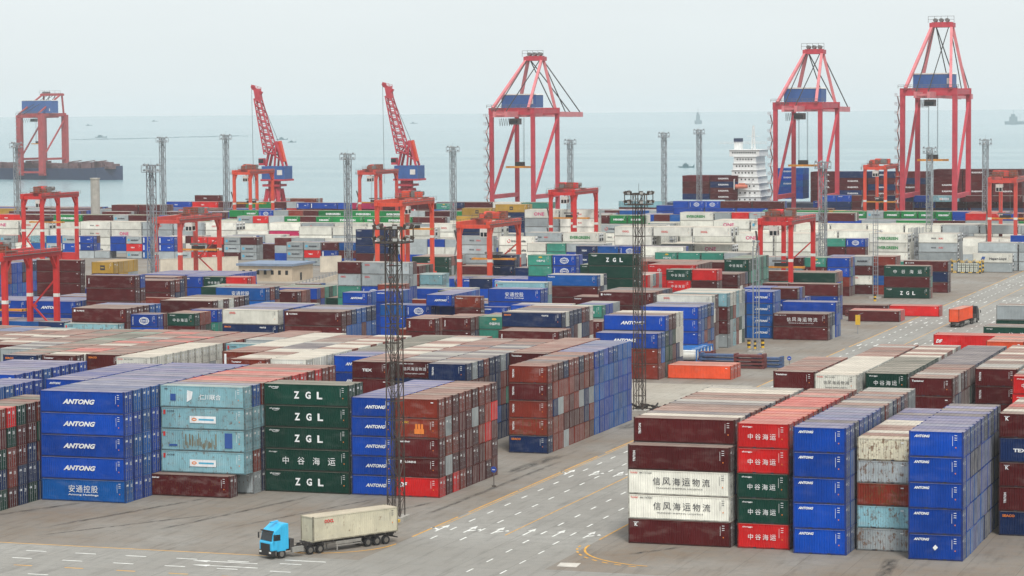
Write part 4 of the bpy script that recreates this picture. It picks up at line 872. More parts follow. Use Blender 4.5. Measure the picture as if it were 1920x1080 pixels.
# ------------------------------------------------------------------ rubber tyred yard cranes
def cmat(n_, c_): return plain(n_, c_, .5, .0, .18, .5, rust=.12)
CRED, CORG, CSAL = cmat('crane_red', (196, 32, 30)), cmat('crane_orange', (214, 70, 42)), cmat('crane_salmon', (198, 66, 54))
CYEL = plain('spreader_yellow', (214, 142, 40), .6, 0, .3, 1., rust=.3); CWH = plain('cabin_white', (214, 212, 205), .5, 0, .15, 1.); CGL = plain('dark_glass', (24, 34, 40), .15, 0, .1, 2.); TYRE = plain('tyre_rubber', (24, 24, 25), .85, 0, .2, 3.)
CMACH = plain('rusty_machinery', (150, 70, 50), .7, .1, .4, 1.4, rust=.7); GREY = plain('walkway_grey', (120, 118, 116), .7, .2, .3, 1.)
def make_rtg(lab, x, y, mat, H=20.5, a=8.2, span=23.5, tr=.6, tz=8., kb=1, white=True, sp_len=12.):
    """x, y = near left leg; span runs away along +y"""
    root = empty('yard_gantry_crane', lab, 'yard crane', (x, y, 0), 0, 'rubber tyred gantry cranes over the stacks'); lw = 1.15
    for ix in (0, 1):
        for iy in (0, 1):
            mb = MB(); X = ix * a; Y = iy * span; mb.beam((X, Y, 1.9), (X, Y, H - .8), lw, .85, 0, up=(0, 1, 0))
            if white:
                mb.box(X - lw / 2 - .01, Y - .45, H * .52, X + lw / 2 + .01, Y + .45, H * .52 + .75, 1); 
            mb.build('leg', [mat, CWH], root)
    for ix in (0, 1):
        mb = MB(); X = ix * a; mb.beam((X, -1.2, H), (X, span + 1.2, H), .95, 1.7, 0)
        mb.beam((X, .2, H - 3.6), (X, 2.4, H - .7), .7, .5); mb.beam((X, span - .2, H - 3.6), (X, span - 2.4, H - .7), .7, .5)
        sx_ = X + (-1.1 if ix == 0 else 1.1); mb.box(min(X, sx_), -1.2, H + .1, max(X, sx_), span + 1.2, H + .18, 1)
        rail(mb, [(sx_, -1.2, H + .15), (sx_, span + 1.2, H + .15)], 1.1, .07, 1, 10); mb.build('girder', [mat, GREY], root)
    for iy in (0, 1):
        mb = MB(); Y = iy * span; mb.beam((-1.2, Y, 1.7), (a + 1.2, Y, 1.7), .9, .9); mb.build('sill_beam', mat, root); mb = MB(); mb.beam((-.3, Y, H - .5), (a + .3, Y, H - .5), .7, 1.0); mb.build('end_beam', mat, root)
        if iy == kb:
            mb = MB(); mb.beam((a, Y, H * .72), (a * .12, Y, H * .42), .34); mb.beam((a * .12, Y, H * .42), (a, Y, 2.8), .34); mb.beam((0, Y, H * .42), (a * .25, Y, H * .42), .4); mb.build('brace', mat, root)
        for ix in (0, 1):
            for s in (-.95, .95): mb = MB(); X = ix * a + s; mb.cyl((X, Y - .35, .8), (X, Y + .35, .8), .8, 14, 0); mb.cyl((X, Y - .38, .8), (X, Y + .38, .8), .4, 10, 1); mb.build('wheel', [TYRE, GREY], root)
    mb = MB(); mb.box(.6, span + .6, 1.9, a - .6, span + 2.2, 4.4); mb.build('engine_house', mat, root); mb = MB(); mb.box(a * .3, -1.7, 2., a * .7, -.6, 3.9); mb.build('electric_cabinet', mat, root)
    ty = span * tr; mb = MB(); mb.box(-.6, ty - 2.6, H + .95, a + .6, ty + 2.6, H + 1.25, 1)
    r = random.Random(lab)
    for k in range(14):
        bx = r.uniform(0, a - 2.4); by = ty + r.uniform(-2.4, 1); s = r.uniform(.8, 1.9); mb.box(bx, by, H + 1.25, bx + s * 1.3, by + s, H + 1.25 + s, r.choice((0, 1, 1, 2)))
    mb.cyl((a * .25, ty, H + 2.2), (a * .6, ty, H + 2.2), .8, 12, 0); mb.cyl((a * .62, ty + 1.6, H + 2.3), (a * .9, ty + 1.6, H + 2.3), .65, 12, 2)
    rail(mb, [(-.6, ty - 2.6, H + 1.2), (a + .6, ty - 2.6, H + 1.2)], 1.2, .08, 2, 5); t_ = mb.build('trolley', [mat, CMACH, GREY], root)
    cx = a * .18; mb = MB(); mb.box(cx, ty - 2.4, H - 3.9, cx + 2.2, ty - .2, H - 1.5, 0); mb.box(cx + .2, ty - 2.45, H - 3.7, cx + .98, ty - 2.38, H - 2.6, 1); mb.box(cx + 1.2, ty - 2.45, H - 3.7, cx + 2., ty - 2.38, H - 2.6, 1); mb.box(cx + 2.18, ty - 2.2, H - 3.6, cx + 2.25, ty - .5, H - 2.5, 1)
    mb.beam((cx + 1, ty - 1, H - 1.5), (cx + 1, ty - 1, H), .3, .3, 2); mb.build('cabin', [CWH, CGL, GREY], root)
    c_ = a / 2; mb = MB(); L = sp_len / 2
    mb.box(c_ - L, ty + .2, tz, c_ + L, ty + .65, tz + .45, 0); mb.box(c_ - L, ty + 1.6, tz, c_ + L, ty + 2.05, tz + .45, 0)
    for s in (-L, L - .35): mb.box(c_ + s, ty, tz - .05, c_ + s + .35, ty + 2.3, tz + .5, 0)
    mb.box(c_ - 1.8, ty + .3, tz + .45, c_ + 1.8, ty + 1.9, tz + 1.3, 1); mb.box(c_ - 2.4, ty + .5, tz + 1.6, c_ + 2.4, ty + 1.7, tz + 2.1, 2)
    for s in (-1.7, 1.7):
        for q in (.7, 1.5): mb.beam((c_ + s, ty + q, tz + 1.2), (c_ + s * .8, ty + q, H + 1), .06, .06, 2)
    mb.build('spreader', [CYEL, DARK, GREY], root)
    mb = MB()
    for k in range(5): z0 = 2.4 + k * 3.4; mb.beam((-1.0, -.9 if k % 2 else 1.2, z0), (-1.0, 1.2 if k % 2 else -.9, z0 + 3.2), .5, .12, 0)
    rail(mb, [(-1.4, 1.3, H - 1), (-1.4, -1.2, H - 1)], 1.1, .07, 0, 3); mb.build('stair', GREY, root)
    return root
def gp(px, Zd):
    r = (px - 960) * Zd / CAMF; p = Vector((SX, SY, 0)) + Vector((FWD.x, FWD.y, 0)).normalized() * Zd + RG * r; return p.x, p.y
RTGS = [('bright red yard crane at the left edge, nearest of the red ones', -45, 556, CRED, 20.6, 6.6, 22.5, .1, 9., 1),
 ('red yard crane at left with four legs against the sea', 45, 862, CRED, 24., 6.8, 23.5, .35, 15., 0),
 ('salmon yard crane behind the long blue containers', 292, 745, CSAL, 20.6, 7.6, 26, .72, 11, 1),
 ('orange yard crane under the first slewing crane', 441, 1060, CORG, 27, 7, 22, .35, 14, 2),
 ('salmon yard crane under the second slewing crane', 676, 1060, CSAL, 26.6, 7, 23, .3, 14, 2),
 ('tall orange yard crane behind the near mast head', 708, 780, CORG, 23.7, 8, 25, .75, 15, 2),
 ('red orange yard crane in the centre with an empty spreader', 862, 698, CORG, 20.6, 8.5, 24, .6, 10.5, 1),
 ('red yard crane before the middle quay crane', 1034, 862, CRED, 24., 8.2, 24, .35, 15, 2),
 ('bright red yard crane beside the road with a white cabin', 1427, 680, CRED, 21.6, 8.0, 27, .22, 9.2, 1),
 ('orange yard crane between the two right quay cranes', 1623, 1020, CORG, 28, 8, 25, .4, 14, 2),
 ('salmon yard crane at the far right edge', 1857, 860, CSAL, 27, 8.4, 25, .2, 14, 2)]
RTGS = [(q[0], *gp(q[1], q[2]), *q[3:]) for q in RTGS]
for q in RTGS: make_rtg(*q)
# ------------------------------------------------------------------ quay cranes
QRED = plain('quay_crane_red', (186, 56, 70), .55, 0, .2, .3, rust=.1); QLT = plain('quay_crane_pale', (206, 120, 124), .6, 0, .2, .3); QBLU = plain('machine_house_blue', (44, 88, 150), .55, 0, .2, .5)  # reds paled toward pink, part of the distance haze mixed into the paint
STR = plain('stair_grey_pink', (176, 150, 146), .7, 0, .3, .6, rust=.2)
def make_sts(lab, x, y, gw, H, AH, s=1., rz=0, boom=56, mats=(QRED, QLT, QBLU), up=False, hk=1.):
    """x, y = land side left leg; quay runs along x, boom along +y"""
    QR, QL, QB = mats
    root = empty('quay_crane', lab, 'quay crane', (x, y, 0), rz, 'ship to shore cranes on the quay'); g = 34; lw = 1.7 * s
    for X in (0, gw):
        for Y in (0, g): mb = MB(); mb.beam((X, Y, 2), (X + (0), Y, H), lw, lw * .85, 0, up=(0, 1, 0)); mb.box(X - 3.2, Y - 1, .6, X + 3.2, Y + 1, 2.4); mb.build('leg', QR, root)
    for X in (0, gw):
        mb = MB(); mb.beam((X, 0, H * .28), (X, g, H * .28), 1.5, 1.8); mb.beam((X, 0, H * .28), (X, g, H * .93), 1., 1.1); mb.beam((X, -1, H), (X, g + 1, H), 1.4, 2.)
        mb.build('side_frame', QR, root)
    for Y in (0, g): mb = MB(); mb.beam((-1, Y, H), (gw + 1, Y, H), 1.8, 3.0); mb.build('portal_beam', QR, root); mb = MB(); mb.beam((0, Y, 3.3), (gw, Y, 3.3), 1.3, 1.5); mb.build('sill_beam', QR, root)
    mb = MB(); c_ = gw / 2
    for dx in (-2.6, 2.6): mb.beam((c_ + dx, -16, H - 1.2), (c_ + dx, g + 2, H - 1.2), 1.1, 2.4)
    for k in range(8): mb.beam((c_ - 2.6, -14 + k * 5.4, H - 1.2), (c_ + 2.6, -14 + k * 5.4, H - 1.2), .5, .8)
    mb.build('girder', QL, root)
    mb = MB(); rail(mb, [(c_ - 3.6, -16, H + .2), (c_ - 3.6, g + 3, H + .2)], 1.3, .14, 0, 14); rail(mb, [(-1.6, -1.6, H + 1.5), (gw + 1.6, -1.6, H + 1.5)], 1.3, .14, 0, 10); mb.build('walkway', GREY, root)
    E = Vector((c_, g + 3 + boom, H - 1.6)) if not up else Vector((c_, g + 14, H + 44))
    mb = MB(); S = Vector((c_, g + 3, H - 1.2))
    for dx in (-2.4, 2.4): mb.beam(S + Vector((dx, 0, 0)), E + Vector((dx, 0, 0)), 1., 2.2)
    for k in range(9): p = S.lerp(E, k / 8); mb.beam(p - Vector((2.4, 0, 0)), p + Vector((2.4, 0, 0)), .5, .7)
    mb.build('boom', QL, root)
    T = 3.4 * s; mb = MB()
    for sx_, X in ((-1, 0), (1, gw)):
        ax = c_ + sx_ * T; mb.beam((X * .86 + gw * .07, -4 + 2, H + 1.4), (ax, g - 3, AH), 1.1, 1.1); mb.beam((X * .9 + gw * .05, g, H + 1.4), (ax, g - 1, AH), 1.2, 1.2)
    mb.build('apex_frame', QL, root)
    mb = MB(); mb.box(c_ - T - 1, g - 5, AH - .9, c_ + T + 1, g + 1, AH + .9); mb.box(c_ - T - .2, g - 4.4, AH + .9, c_ + T + .2, g + .4, AH + 1.2)
    for k in range(3): mb.cyl((c_ - T + 1 + k * 2.4, g - 3.6, AH + 2), (c_ - T + 1 + k * 2.4, g - .6, AH + 2), .8, 10, 1)
    rail(mb, [(c_ - T - 1.4, g - 5.4, AH + .9), (c_ + T + 1.4, g - 5.4, AH + .9)], 2.6, .14, 1, 4); mb.build('apex_platform', [QR, GREY], root)
    mb = MB()
    for dx in (-2.4, 2.4):
        for f in ((.55, .95) if not up else (.5,)): mb.beam((c_ + dx * 1.2, g - 1, AH), S.lerp(E, f) + Vector((dx, 0, 1)), .34, .34)
        mb.beam((c_ + dx * 1.2, g - 3, AH), (c_ + dx, -15, H), .3, .3)
    mb.build('stay', DARK, root)
    hw = 7.8 * hk; hh = 5.4 * hk; mb = MB(); mb.box(c_ - hw, 9, H + 1.6, c_ + hw, 19, H + 1.6 + hh, 0); mb.prism([(c_ - hw - .2, H + 1.6 + hh), (c_ + hw + .2, H + 1.6 + hh), (c_ + hw - .3, H + 2.1 + hh), (c_ - hw + .3, H + 2.1 + hh)], 8.8, 19.2, 1); mb.box(c_ + hw - 2.2, 8.9, H + 3.2, c_ + hw - 1.3, 9.1, H + 5.4, 1)
    mb.build('machine_house', [QB, CWH], root)
    mb = MB(); mb.box(c_ - 2.4, 3, H - 5.6, c_ + 1.6, 8, H - 3.0, 0); mb.box(c_ - 2.2, 2.95, H - 5.2, c_ + 1.4, 3.05, H - 3.8, 1); mb.build('cabin', [GREY, CGL], root)
    mb = MB(); mb.box(c_ - 6.1, 9, H * .52, c_ + 6.1, 11.4, H * .52 + .8, 0); mb.box(c_ - 2, 9.4, H * .52 + .8, c_ + 2, 11, H * .52 + 2.6, 1)
    for sx_ in (-1.8, 1.8):
        for yy in (9.5, 10.9): mb.beam((c_ + sx_, yy, H * .52 + 2.4), (c_ + sx_, yy, H - 2.6), .1, .1, 1)
    mb.build('spreader', [CYEL, DARK], root)
    mb = MB(); k = 0; z = 3.
    while z < H - 4:
        mb.beam((-1.6, -2.4 if k % 2 else 1.2, z), (-1.6, 1.2 if k % 2 else -2.4, z + 3.4), .5, .12); mb.box(-2.4, -2.8, z + 3.3, -.8, 2., z + 3.42); rail(mb, [(-2.6, -2.8, z + 3.4), (-2.6, 2, z + 3.4)], 1.1, .1, 0, 2); z += 3.5; k += 1
    mb.build('stair_tower', STR, root)
    mb = MB()
    for i in range(9): y0 = -6 + i * 3.1; mb.beam((c_ - 3.8, y0, H - 3), (c_ - 3.8, y0 + 1.2, H - 6.2), .12); mb.beam((c_ - 3.8, y0 + 1.2, H - 6.2), (c_ - 3.8, y0 + 2.6, H - 3), .12)
    mb.build('festoon_cable', DARK, root)
    return root
make_sts('middle red quay crane with blue machine house, boom lowered over the sea', -258.5, 775, 18.6, 50.6, 73.5)
make_sts('red quay crane just right of the white ship bridge', -133, 768, 18.6, 52, 74.5)
make_sts('tallest red quay crane near the right edge', -76.5, 745, 20.6, 57, 84, 1.12)
HZR = plain('distant_crane_red', (168, 62, 62), .6, 0, .2, .3)  # dulled red, haze of the distance put into the colour
make_sts('distant hazy quay crane on the dark barge at the far left', -986, 1668, 22, 51, 68, 2.7, R_(-6), -24, (HZR, HZR, QBLU), False, 1.9)
# ------------------------------------------------------------------ slewing portal cranes
def make_slew(lab, x, y, jx, tip, H=28):
    root = empty('slewing_crane', lab, 'slewing crane', (x, y, 0), 0, 'portal slewing cranes with lattice jibs'); w = 9
    for a_ in (-w / 2, w / 2):
        for b_ in (-w / 2, w / 2): mb = MB(); mb.beam((a_, b_, 1), (a_ * .5, b_ * .5, H - 10), 1.5, 1.5); mb.build('leg', QRED, root)
    mb = MB(); mb.box(-w / 2 - .6, -w / 2 - .6, H - 16.5, w / 2 + .6, w / 2 + .6, H - 15.5); mb.cyl((0, 0, H - 14), (0, 0, H - 6.5), 2.8, 14); mb.box(-4, -4, H - 9, 4, 4, H - 8)
    for s in (-w / 2, w / 2): mb.beam((-w / 2, s, 5), (w / 2, s, 5), 1.1, 1.4); mb.beam((-w / 2, s, 5), (w * .3, s, H - 13), .6)
    rail(mb, [(-w / 2 - .8, -w / 2 - .8, H - 15.5), (w / 2 + .8, -w / 2 - .8, H - 15.5)], 1.2, .12, 0, 5); mb.build('portal', QRED, root)
    mb = MB(); mb.box(-4, -4.5, H - 5.8, 6.5, 4.5, H - .2, 0); mb.box(3.2, -4.56, H - 4.0, 5.6, -4.5, H - 1.8, 1); mb.box(-4.4, -5, H - 6.6, 7, 5, H - 5.8, 2); mb.build('machine_house', [QBLU, CWH, QRED], root)
    mb = MB(); d = Vector(tip) - Vector((0, -1, H + 4)); lattice(mb, (-1, -1, H + 5), (tip[0], tip[1], tip[2] - 4), 4.6, 2.6, 17, .42, 0, .26)
    mb.build('jib', QRED, root)
    mb = MB(); t = Vector(tip); mb.beam(t - Vector((-.6, 0, 5)), t - Vector((.3, 0, 0)), 2.8, 2.4); mb.beam(t - Vector((2.4, 0, -.6)), t + Vector((2.0, 0, -1.8)), 1., 1.3); mb.cyl(t + Vector((-2.2, -.6, 1)), t + Vector((-2.2, .6, 1)), .9, 10)
    rail(mb, [t + Vector((-2.6, -1, .8)), t + Vector((2, -1, -.4))], 1.2, .14, 0, 3); mb.build('jib_head', QRED, root)
    mb = MB()
    for s in (-2, 2):
        mb.beam((-3, s, H - .2), (-1.5, s, H + 6), .9); mb.beam((5, s, H - .2), (2.0, s, H + 10.5), .8); mb.beam((1, s, H - .2), (2.0, s, H + 10.5), .7); mb.beam((-1.5, s, H + 6), (2., s, H + 10.5), .5); mb.beam((4.6, s, H + 2), (-1.5, s, H + 6), .5)
    mb.beam((2.4, 0, H + 10.5), (4.6, 0, H + 1.6), 2.0, 1.7, 1); mb.build('counterweight_frame', [QRED, CORG], root)
    mb = MB(); mb.beam(t + Vector((-2.9, 0, 1)), (tip[0] - 2.6, 0, 20), .12); mb.beam(t + Vector((-.3, 0, 0)), (2.0, 0, H + 10.5), .14); mb.build('hoist_rope', DARK, root)
    mb = MB(); mb.box(-5.6, -4, H + .2, -3.4, -1.4, H + 3.2, 0); mb.box(-5.65, -4.05, H + 1.2, -3.4, -3.9, H + 2.9, 1); mb.build('cabin', [QRED, CGL], root)
make_slew('slewing crane with leaning red lattice jib, the left one of the pair', -352.3, 758, 0, (-7.3, 0, 61))
make_slew('slewing crane with leaning red lattice jib, nearer the middle quay crane', -294.8, 768, 0, (-7.8, 0, 61.6))
# ------------------------------------------------------------------ ships and boats
def hull(L, B, D, mats, bow=.12):
    mb = MB(); n = 14; P = []
    for i in range(n + 1):
        f = i / n; w = B / 2 * (1 - max(0, (f - (1 - bow)) / bow) ** 2 * .95); w *= min(1, .8 + f * 4)
        zt = D + (2.2 * max(0, (f - .85) / .15) ** 2)
        x = -L / 2 + L * f
        P += [(x - (2 if i == 0 else 0), -w, zt), (x, -w * .94, .0), (x, w * .94, .0), (x - (2 if i == 0 else 0), w, zt)]
    fs = []
    for i in range(n):
        a = i * 4; b = a + 4; fs += [(a, a + 1, b + 1, b), (a + 1, a + 2, b + 2, b + 1), (a + 2, a + 3, b + 3, b + 2), (a + 3, a, b, b + 3)]
    fs += [(0, 3, 2, 1), (n * 4, n * 4 + 1, n * 4 + 2, n * 4 + 3)]; mb.add(P, fs, 0); return mb
SH = plain('ship_hull_dark', (40, 54, 82), .6, 0, .2, .1, rust=.1); SHW = plain('ship_white', (222, 224, 222), .6, 0, .1, .4); SHG = plain('distant_boat', (88, 118, 124), .7, 0, .2, .3); LB = plain('lifeboat_orange', (206, 120, 96), .5, 0, .1, 1.)
def windows(mb, x0, x1, y, z, n, w=.9, h=1., m=1):
    for i in range(n): cx = x0 + (x1 - x0) * (i + .5) / n; mb.box(cx - w / 2, y - .06, z, cx + w / 2, y, z + h, m)
root = empty('cargo_ship', 'container ship moored behind the quay with a white bridge and stacked deck', 'ship', (-102, 838, -3))
hb = hull(190, 28, 13, None); hb.build('hull', SH, root)
mb = MB(); X0 = -58; 
for k in range(8):
    w = (11.5, 11, 10, 9, 8, 7.4, 7, 9.5)[k] * .8; mb.box(X0 - w, -11 + k * .3, 13 + k * 2.9, X0 + w * .75, 8, 15.75 + k * 2.9, 0); mb.box(X0 - w - .3, -11.4 + k * .3, 15.7 + k * 2.9, X0 + w * .75 + .4, 8.2, 15.9 + k * 2.9, 0); windows(mb, X0 - w + 1, X0 + w * .7 - 1, -11 + k * .3, 14.3 + k * 2.9, 6 if k < 7 else 11, .6, .65)
rail(mb, [(X0 - 12, -10, 38.4), (X0 + 9, -10, 38.4)], 1.2, .14, 0, 8); mb.build('bridge', [SHW, CGL], root)
mb = MB(); mb.box(X0 - 8, 1, 36, X0 - 5, 5, 41, 0); mb.box(X0 - 8.1, .9, 39.3, X0 - 4.9, 5.1, 41.1, 1); mb.build('funnel', [SHW, SH], root)
mb = MB(); lattice(mb, (X0 + 1, 0, 36), (X0 + 1, 0, 45), 1.4, .7, 5, .25); mb.beam((X0 - 2, 0, 42), (X0 + 4, 0, 42), .2); mb.cyl((X0 + 1, 0, 45), (X0 + 1, 0, 46.6), .5, 8); mb.build('radar_mast', SHW, root)
mb = MB(); mb.cyl((X0 - 4, -12.4, 20.3), (X0 + 1.2, -12.4, 20.3), 1.0, 10, 0, .8); mb.box(X0 - 2.5, -12.9, 21.1, X0 + .2, -11.9, 21.8); mb.build('lifeboat', LB, root)
mb = MB()
for s in (-4.5, 3): mb.beam((X0 + s, -13, 19), (X0 + s, -13, 23.4), .35); mb.beam((X0 + s, -13, 23.4), (X0 + s, -10.5, 23.4), .35)
mb.build('davit', SHW, root)
# deck cargo on the ship: individual stacks merged into the ship only as deck load objects
dk = MB(); dc = []; r = random.Random(5)
def deck(x0, x1, nz, pal, z0=12.0, y=826, rows=5):
    x = x0
    while x < x1 - 3:
        for z in range(nz - (r.random() < .25)):
            c = (*[a * r.uniform(.8, 1.15) for a in lin(COL[r.choice(pal)])], .25)
            for k in range(rows):
                o_ = len(dk.f); dk.box(x, y + 2.55 * k, z0 + z * 2.65, x + 12.1, y + 2.55 * k + 2.44, z0 + z * 2.65 + 2.58, 0)
                if k == 0: 
                    dk.box(x + 12.1, y + .4, z0 + z * 2.65 + .1, x + 12.16, y + .6, z0 + z * 2.65 + 2.4, 0)
                    if r.random() < .5: t_ = MB(); put(t_, 'KASAWA', 6, 1.3, .7, bold=.04, wid=4.6); dk.add([(a + x, b + y, d + z0 + z * 2.65) for a, b, d in t_.v], t_.f, 2)
                dc.extend([(c, r.random())] * (len(dk.f) - o_))
        x += 12.5
deck(-188, -167, 4, 'MMN', 11.5); deck(-146.5, -134, 5, 'bbB'); deck(-131, -80, 5, 'MMMN', 10.5); deck(-78, -44, 5, 'MMM', 11.5); deck(-26, -6, 4, 'BMwN', 11); deck(-4, 34, 5, 'MMMN', 12)
o = build_mass(dk, dc, 'deck_cargo', 'distant stacked deck load of maroon and navy containers on the moored ship', 'deck cargo', MM); o['kind'] = 'stuff'
SHB = plain('barge_brown_grey', (112, 84, 84), .7, 0, .3, .3, rust=.2)
root = empty('barge', 'long dark hazy barge with cargo at the far left edge', 'barge', (-1010, 1690, -3), R_(-10))
hb = hull(240, 26, 9.5, None, .06); hb.build('hull', SH, root)
mb = MB()
for x, y, z in ((84, -8, 9), (96, -8, 9), (70, -8, 9), (30, -8, 9), (-20, -9, 9)): mb.box(x, y, z, x + 10, y + 15, z + 5.5); mb.beam((x, y, z + 5.5), (x + 14, y, z + 7), .8)
mb.box(-60, -9, 9, 60, 9, 13.5); r = random.Random(2)
for k in range(40): x = r.uniform(-20, 110); mb.box(x, -9, 9, x + r.uniform(2, 7), 2, 9 + r.uniform(1, 7))
mb.build('deck_house', SHB, root)
mb = MB(); mb.box(-42, -9, 12, -24, 6, 46, 0)
for k in range(5): mb.box(-41, -9.2, 17 + k * 6, -25, -9, 20 + k * 6, 1)
mb.build('bridge', [SHW, SH], root)
def boat(lab, x, y, L, H, rz=0, mast=True, mat=SHG):
    root = empty('boat', lab, 'boat', (x, y, -3), rz); hull(L, L * .22, H * .22, None, .3).build('hull', mat, root)
    mb = MB(); mb.box(-L * .3, -L * .07, H * .2, L * .08, L * .07, H * .55); mb.box(-L * .22, -L * .06, H * .55, -L * .02, L * .06, H * .72); mb.build('deckhouse', mat, root)
    if mast: mb = MB(); mb.beam((-L * .1, 0, H * .6), (-L * .1, 0, H), L * .015); mb.beam((L * .2, 0, H * .2), (L * .2, 0, H * .6), L * .012); mb.build('mast', mat, root)
def ray(px, py):
    d = FWD + RG2 * ((px - 960) / CAMF) - UP2 * ((py - 540) / CAMF); t = (-3 - CAMH) / d.z; return SX + d.x * t, SY + d.y * t
boat('small fishing boat on the open water left of the middle quay crane', -528.6, 2115, 14, 5.5)
boat('pale ghostly ship on the horizon seen above the masts', -2622, 10170, 46, 66, R_(70))
boat('faint grey ship on the horizon at the right edge', *gp(1905, 8800), 70, 48, R_(10))
for px, py, L in ((190, 258, 30), (290, 228, 55), (167, 236, 40), (122, 241, 40), (548, 267, 16), (530, 262, 24), (776, 232, 40)): x, y = ray(px, py); boat('tiny dark boat far out on the water, %s' % {190: 'right of the distant barge', 290: 'above the pale left mast', 167: 'farther out above the barge bow', 122: 'close to the distant barge crane', 548: 'right of the left slewing crane jib', 530: 'touching the left slewing crane jib', 776: 'right of the second jib near the horizon'}[px], x, y, L, L * .3, 0, False)
mb = MB(); r = random.Random(3)
for k in range(70): x, y = ray(135 + k * 4.6 + r.uniform(-2, 2), 259 - .25 * abs(k - 35) ** .8 * (1 if k > 35 else -.6) + r.uniform(-.8, .8)); mb.box(x, y, -3.2, x + r.uniform(8, 22), y + 6, -2.4)
o = mb.build('fishing_float_line', SHG); tag(o, 'thin dark line of fishing floats across the far water', 'fishing floats'); o['kind'] = 'stuff'
# ------------------------------------------------------------------ vehicles
CABB = plain('cab_paint_cyan', (50, 176, 222), .35, 0, .06, .6); CABK = plain('cab_paint_dark', (32, 34, 40), .4, 0, .1, .6); CHAS = plain('chassis_grey', (70, 66, 64), .7, .1, .3, 1., rust=.3); RIM = plain('wheel_rim', (120, 116, 110), .5, .3, .3, 3.); ALU = plain('tank_aluminium', (170, 168, 162), .35, .5, .2, 2.)
HL = plain('headlamp_glass', (236, 238, 232), .1, 0, .05, 1.)
def make_truck(lab, loc, rz, cabm, rear=14.8, name='container_truck'):
    """x forward, origin under the front axle"""
    root = empty(name, lab, 'truck', loc, rz)
    mb = MB(); prof = [(1.42, .95), (1.42, 1.9), (1.28, 2.05), (1.02, 3.12), (.75, 3.3), (-.2, 3.95), (-.95, 3.95), (-.98, 3.0), (-.98, 1.0), (-.6, .98), (-.55, .8), (.62, .8), (.66, .98)]
    mb.prism(prof, -1.22, 1.22); cabo = mb.build('cab', cabm, root)
    bv = cabo.modifiers.new('bevel', 'BEVEL'); bv.width = .09; bv.segments = 2; bv.limit_method = 'ANGLE'
    mb = MB(); mb.add([(1.31, -1.08, 2.08), (1.31, 1.08, 2.08), (1.06, 1.02, 3.02), (1.06, -1.02, 3.02)], [(0, 1, 2, 3)]); mb.build('windscreen', CGL, root, (.03, 0, 0))
    mb = MB(); mb.box(1.0, -1.1, 3.1, 1.3, 1.1, 3.22); mb.build('sun_visor', DARK, root)
    for s in (-1, 1):
        mb = MB(); y = s * 1.235; P = [(1.1, y, 2.1), (.2, y, 2.1), (.2, y, 2.78), (.95, y, 2.78)]; mb.add(P, [(0, 1, 2, 3) if s < 0 else (3, 2, 1, 0)]); mb.build('side_window', CGL, root)
        mb = MB(); mb.beam((1.0, s * 1.25, 2.85), (1.3, s * 1.55, 2.85), .05); mb.box(1.22, s * 1.55 - .09, 2.2, 1.32, s * 1.55 + .09, 2.85); mb.build('mirror', DARK, root)
        mb = MB(); mb.box(1.36, s * .95 - .2, .68, 1.47, s * .95 + .2, .88); mb.build('headlight', HL, root)
        mb = MB(); mb.box(-2.9, s * 1.12 - .12, .55, -1.35, s * 1.12 + .18 * (s > 0) + .05, 1.15); mb.build('fuel_tank', ALU, root)
    mb = MB(); mb.box(.9, -1.22, .38, 1.46, 1.22, .95); mb.box(1.42, -.9, .95, 1.47, .9, 1.75); mb.build('bumper', DARK, root)
    mb = MB(); mb.beam((.7, 0, 4.05), (-.3, 0, 4.15), .3, .12); mb.build('roof_horn', cabm, root)
    mb = MB()
    for s in (-.45, .45): mb.beam((.9, s, .85), (-6.4, s, .85), .12, .28)
    mb.box(-5.4, -.6, 1.0, -4.0, .6, 1.22); mb.box(-1.75, -1.1, .9, -1.2, 1.1, 2.1); mb.build('tractor_frame', CHAS, root)
    mb = MB()
    for s in (-.5, .5): mb.beam((-4.0, s, 1.22), (-16.4, s, 1.12), .16, .34)
    for k in range(9): mb.beam((-4.2 - k * 1.5, -1.18, 1.28), (-4.2 - k * 1.5, 1.18, 1.28), .16, .14)
    mb.box(-16.5, -1.2, .6, -16.4, 1.2, .75); mb.box(-16.5, -.3, .6, -16.35, .3, 1.2); mb.build('trailer_frame', CHAS, root)
    for s in (-1, 1):
        mb = MB(); mb.beam((-7.6, s * 1.1, .95), (-11.2, s * 1.1, .95), .05, .35); mb.beam((-7.6, s * 1.1, .6), (-11.2, s * 1.1, .6), .05, .12); mb.beam((-7.8, s * 1.05, .05), (-7.8, s * 1.05, 1.1), .14); mb.build('side_guard', ALU, root)
    for X in (0, -3.97, -5.35, -rear + 2.62, -rear + 1.31, -rear):
        for s in (-1, 1):
            y = s * 1.05; mb = MB(); mb.cyl((X, y - .16, .52), (X, y + .16, .52), .52, 18); w_ = mb.build('wheel', TYRE, root); mb = MB(); mb.cyl((X, y + s * .165, .52), (X, y + s * .12, .52), .30, 14, 0, .26); mb.cyl((X, y + s * .19, .52), (X, y + s * .1, .52), .1, 8); mb.build('rim', RIM, w_)
        if X < -3:
            for s in (-1, 1): mb = MB(); mb.box(X - .5, s * 1.05 - .2, 1.08, X + .5, s * 1.05 + .2, 1.12); mb.build('mudguard', DARK, root)
    return root
TA = math.atan2(-12.6, -7.7)
tf = Vector((-9.75, -17.9, .004)); make_truck('blue cab truck with trailer driving on the cross road', tf, TA, CABB)
